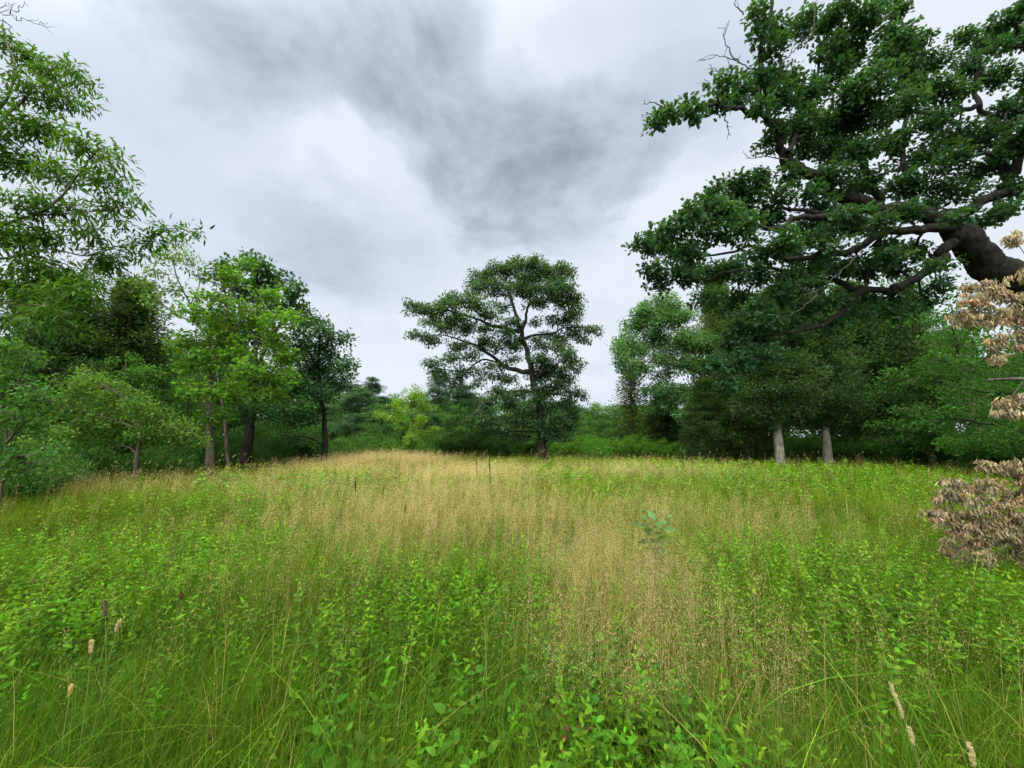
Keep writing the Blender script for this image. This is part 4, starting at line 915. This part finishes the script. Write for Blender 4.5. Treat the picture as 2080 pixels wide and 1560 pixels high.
seed_stalk('grass_stalk', 'short cream seed spike just below the longest slanting one', 'grass stalk', (1853, 1500), (1900, 1640), 1.65, .065, .007, PALE, STEM, 2)
seed_stalk('grass_stalk', 'cream seed spike at the very bottom right corner', 'grass stalk', (1975, 1540), (2030, 1660), 1.6, .09, .0075, PALE, STEM, 3)
seed_stalk('grass_stalk', 'reddish brown blunt seed head above the grass at left', 'grass stalk', (369, 1213), (372, 1400), 2.6, .05, .009, (.15, .075, .04), STEM, 1)
seed_stalk('dark_stalk', 'taller black dry stalk upright in front of the lone oak', 'dry stalk', (995, 955), (996, 1050), 9.0, .42, .014, BRN, BRN, 1, sw=.010, mat=M_DRY)
seed_stalk('dark_stalk', 'thin brown dry stalk left of the taller black one', 'dry stalk', (968, 945), (969, 1030), 11.0, .34, .010, BRN, BRN, 1, sw=.009, mat=M_DRY)
seed_stalk('dock_stalk', 'upright dark dock seed spike in the golden grass', 'dry stalk', (722, 990), (720, 1110), 6.6, .17, .012, (.05, .05, .025), STEM, 2, sw=.004)
seed_stalk('dock_stalk', 'dark dock seed spike leaning right in the golden grass', 'dry stalk', (778, 998), (762, 1110), 6.6, .18, .010, (.07, .075, .035), STEM, 3, sw=.004)
seed_stalk('dock_stalk', 'small dark dock spike left of the upright one', 'dry stalk', (686, 1008), (690, 1110), 6.4, .15, .009, (.06, .065, .03), STEM, 3, sw=.004)
seed_stalk('dock_stalk', 'short dark dock spike right in the nearer golden grass', 'dry stalk', (823, 1037), (818, 1120), 5.6, .11, .009, (.06, .06, .03), STEM, 2, sw=.004)

def leafy(name, label, cat, px, py, D, h, lv, size, base, tm=TM_OVATE):
    g = P(px, py, D); mb = MB(); x = np.array([g[0]]); y = np.array([g[1]])
    x = x + rng.normal(size=3) * .05; y = y + rng.normal(size=3) * .05
    forb_leaves(mb, x, y, h * rng.uniform(.8, 1.05, 3), lv, size, base, tm, 1.0, 1.3, hv=.02)
    o = mb.build(name, M_WEED, origin=(g[0], g[1], float(height(g[0], g[1]))), loc=(g[0], g[1], float(height(g[0], g[1]))))
    tag(o, label, cat)
leafy('milkweed_plant', 'bluish green milkweed standing in the golden grass', 'plant', 1330, 1060, 4.2, 1.0, 9, .11, (.050, .105, .036))
leafy('red_leaf_shoot', 'small shoot with reddish leaves among bright leaves at bottom', 'plant', 1172, 1440, 1.9, .42, 4, .05, (.15, .045, .03))
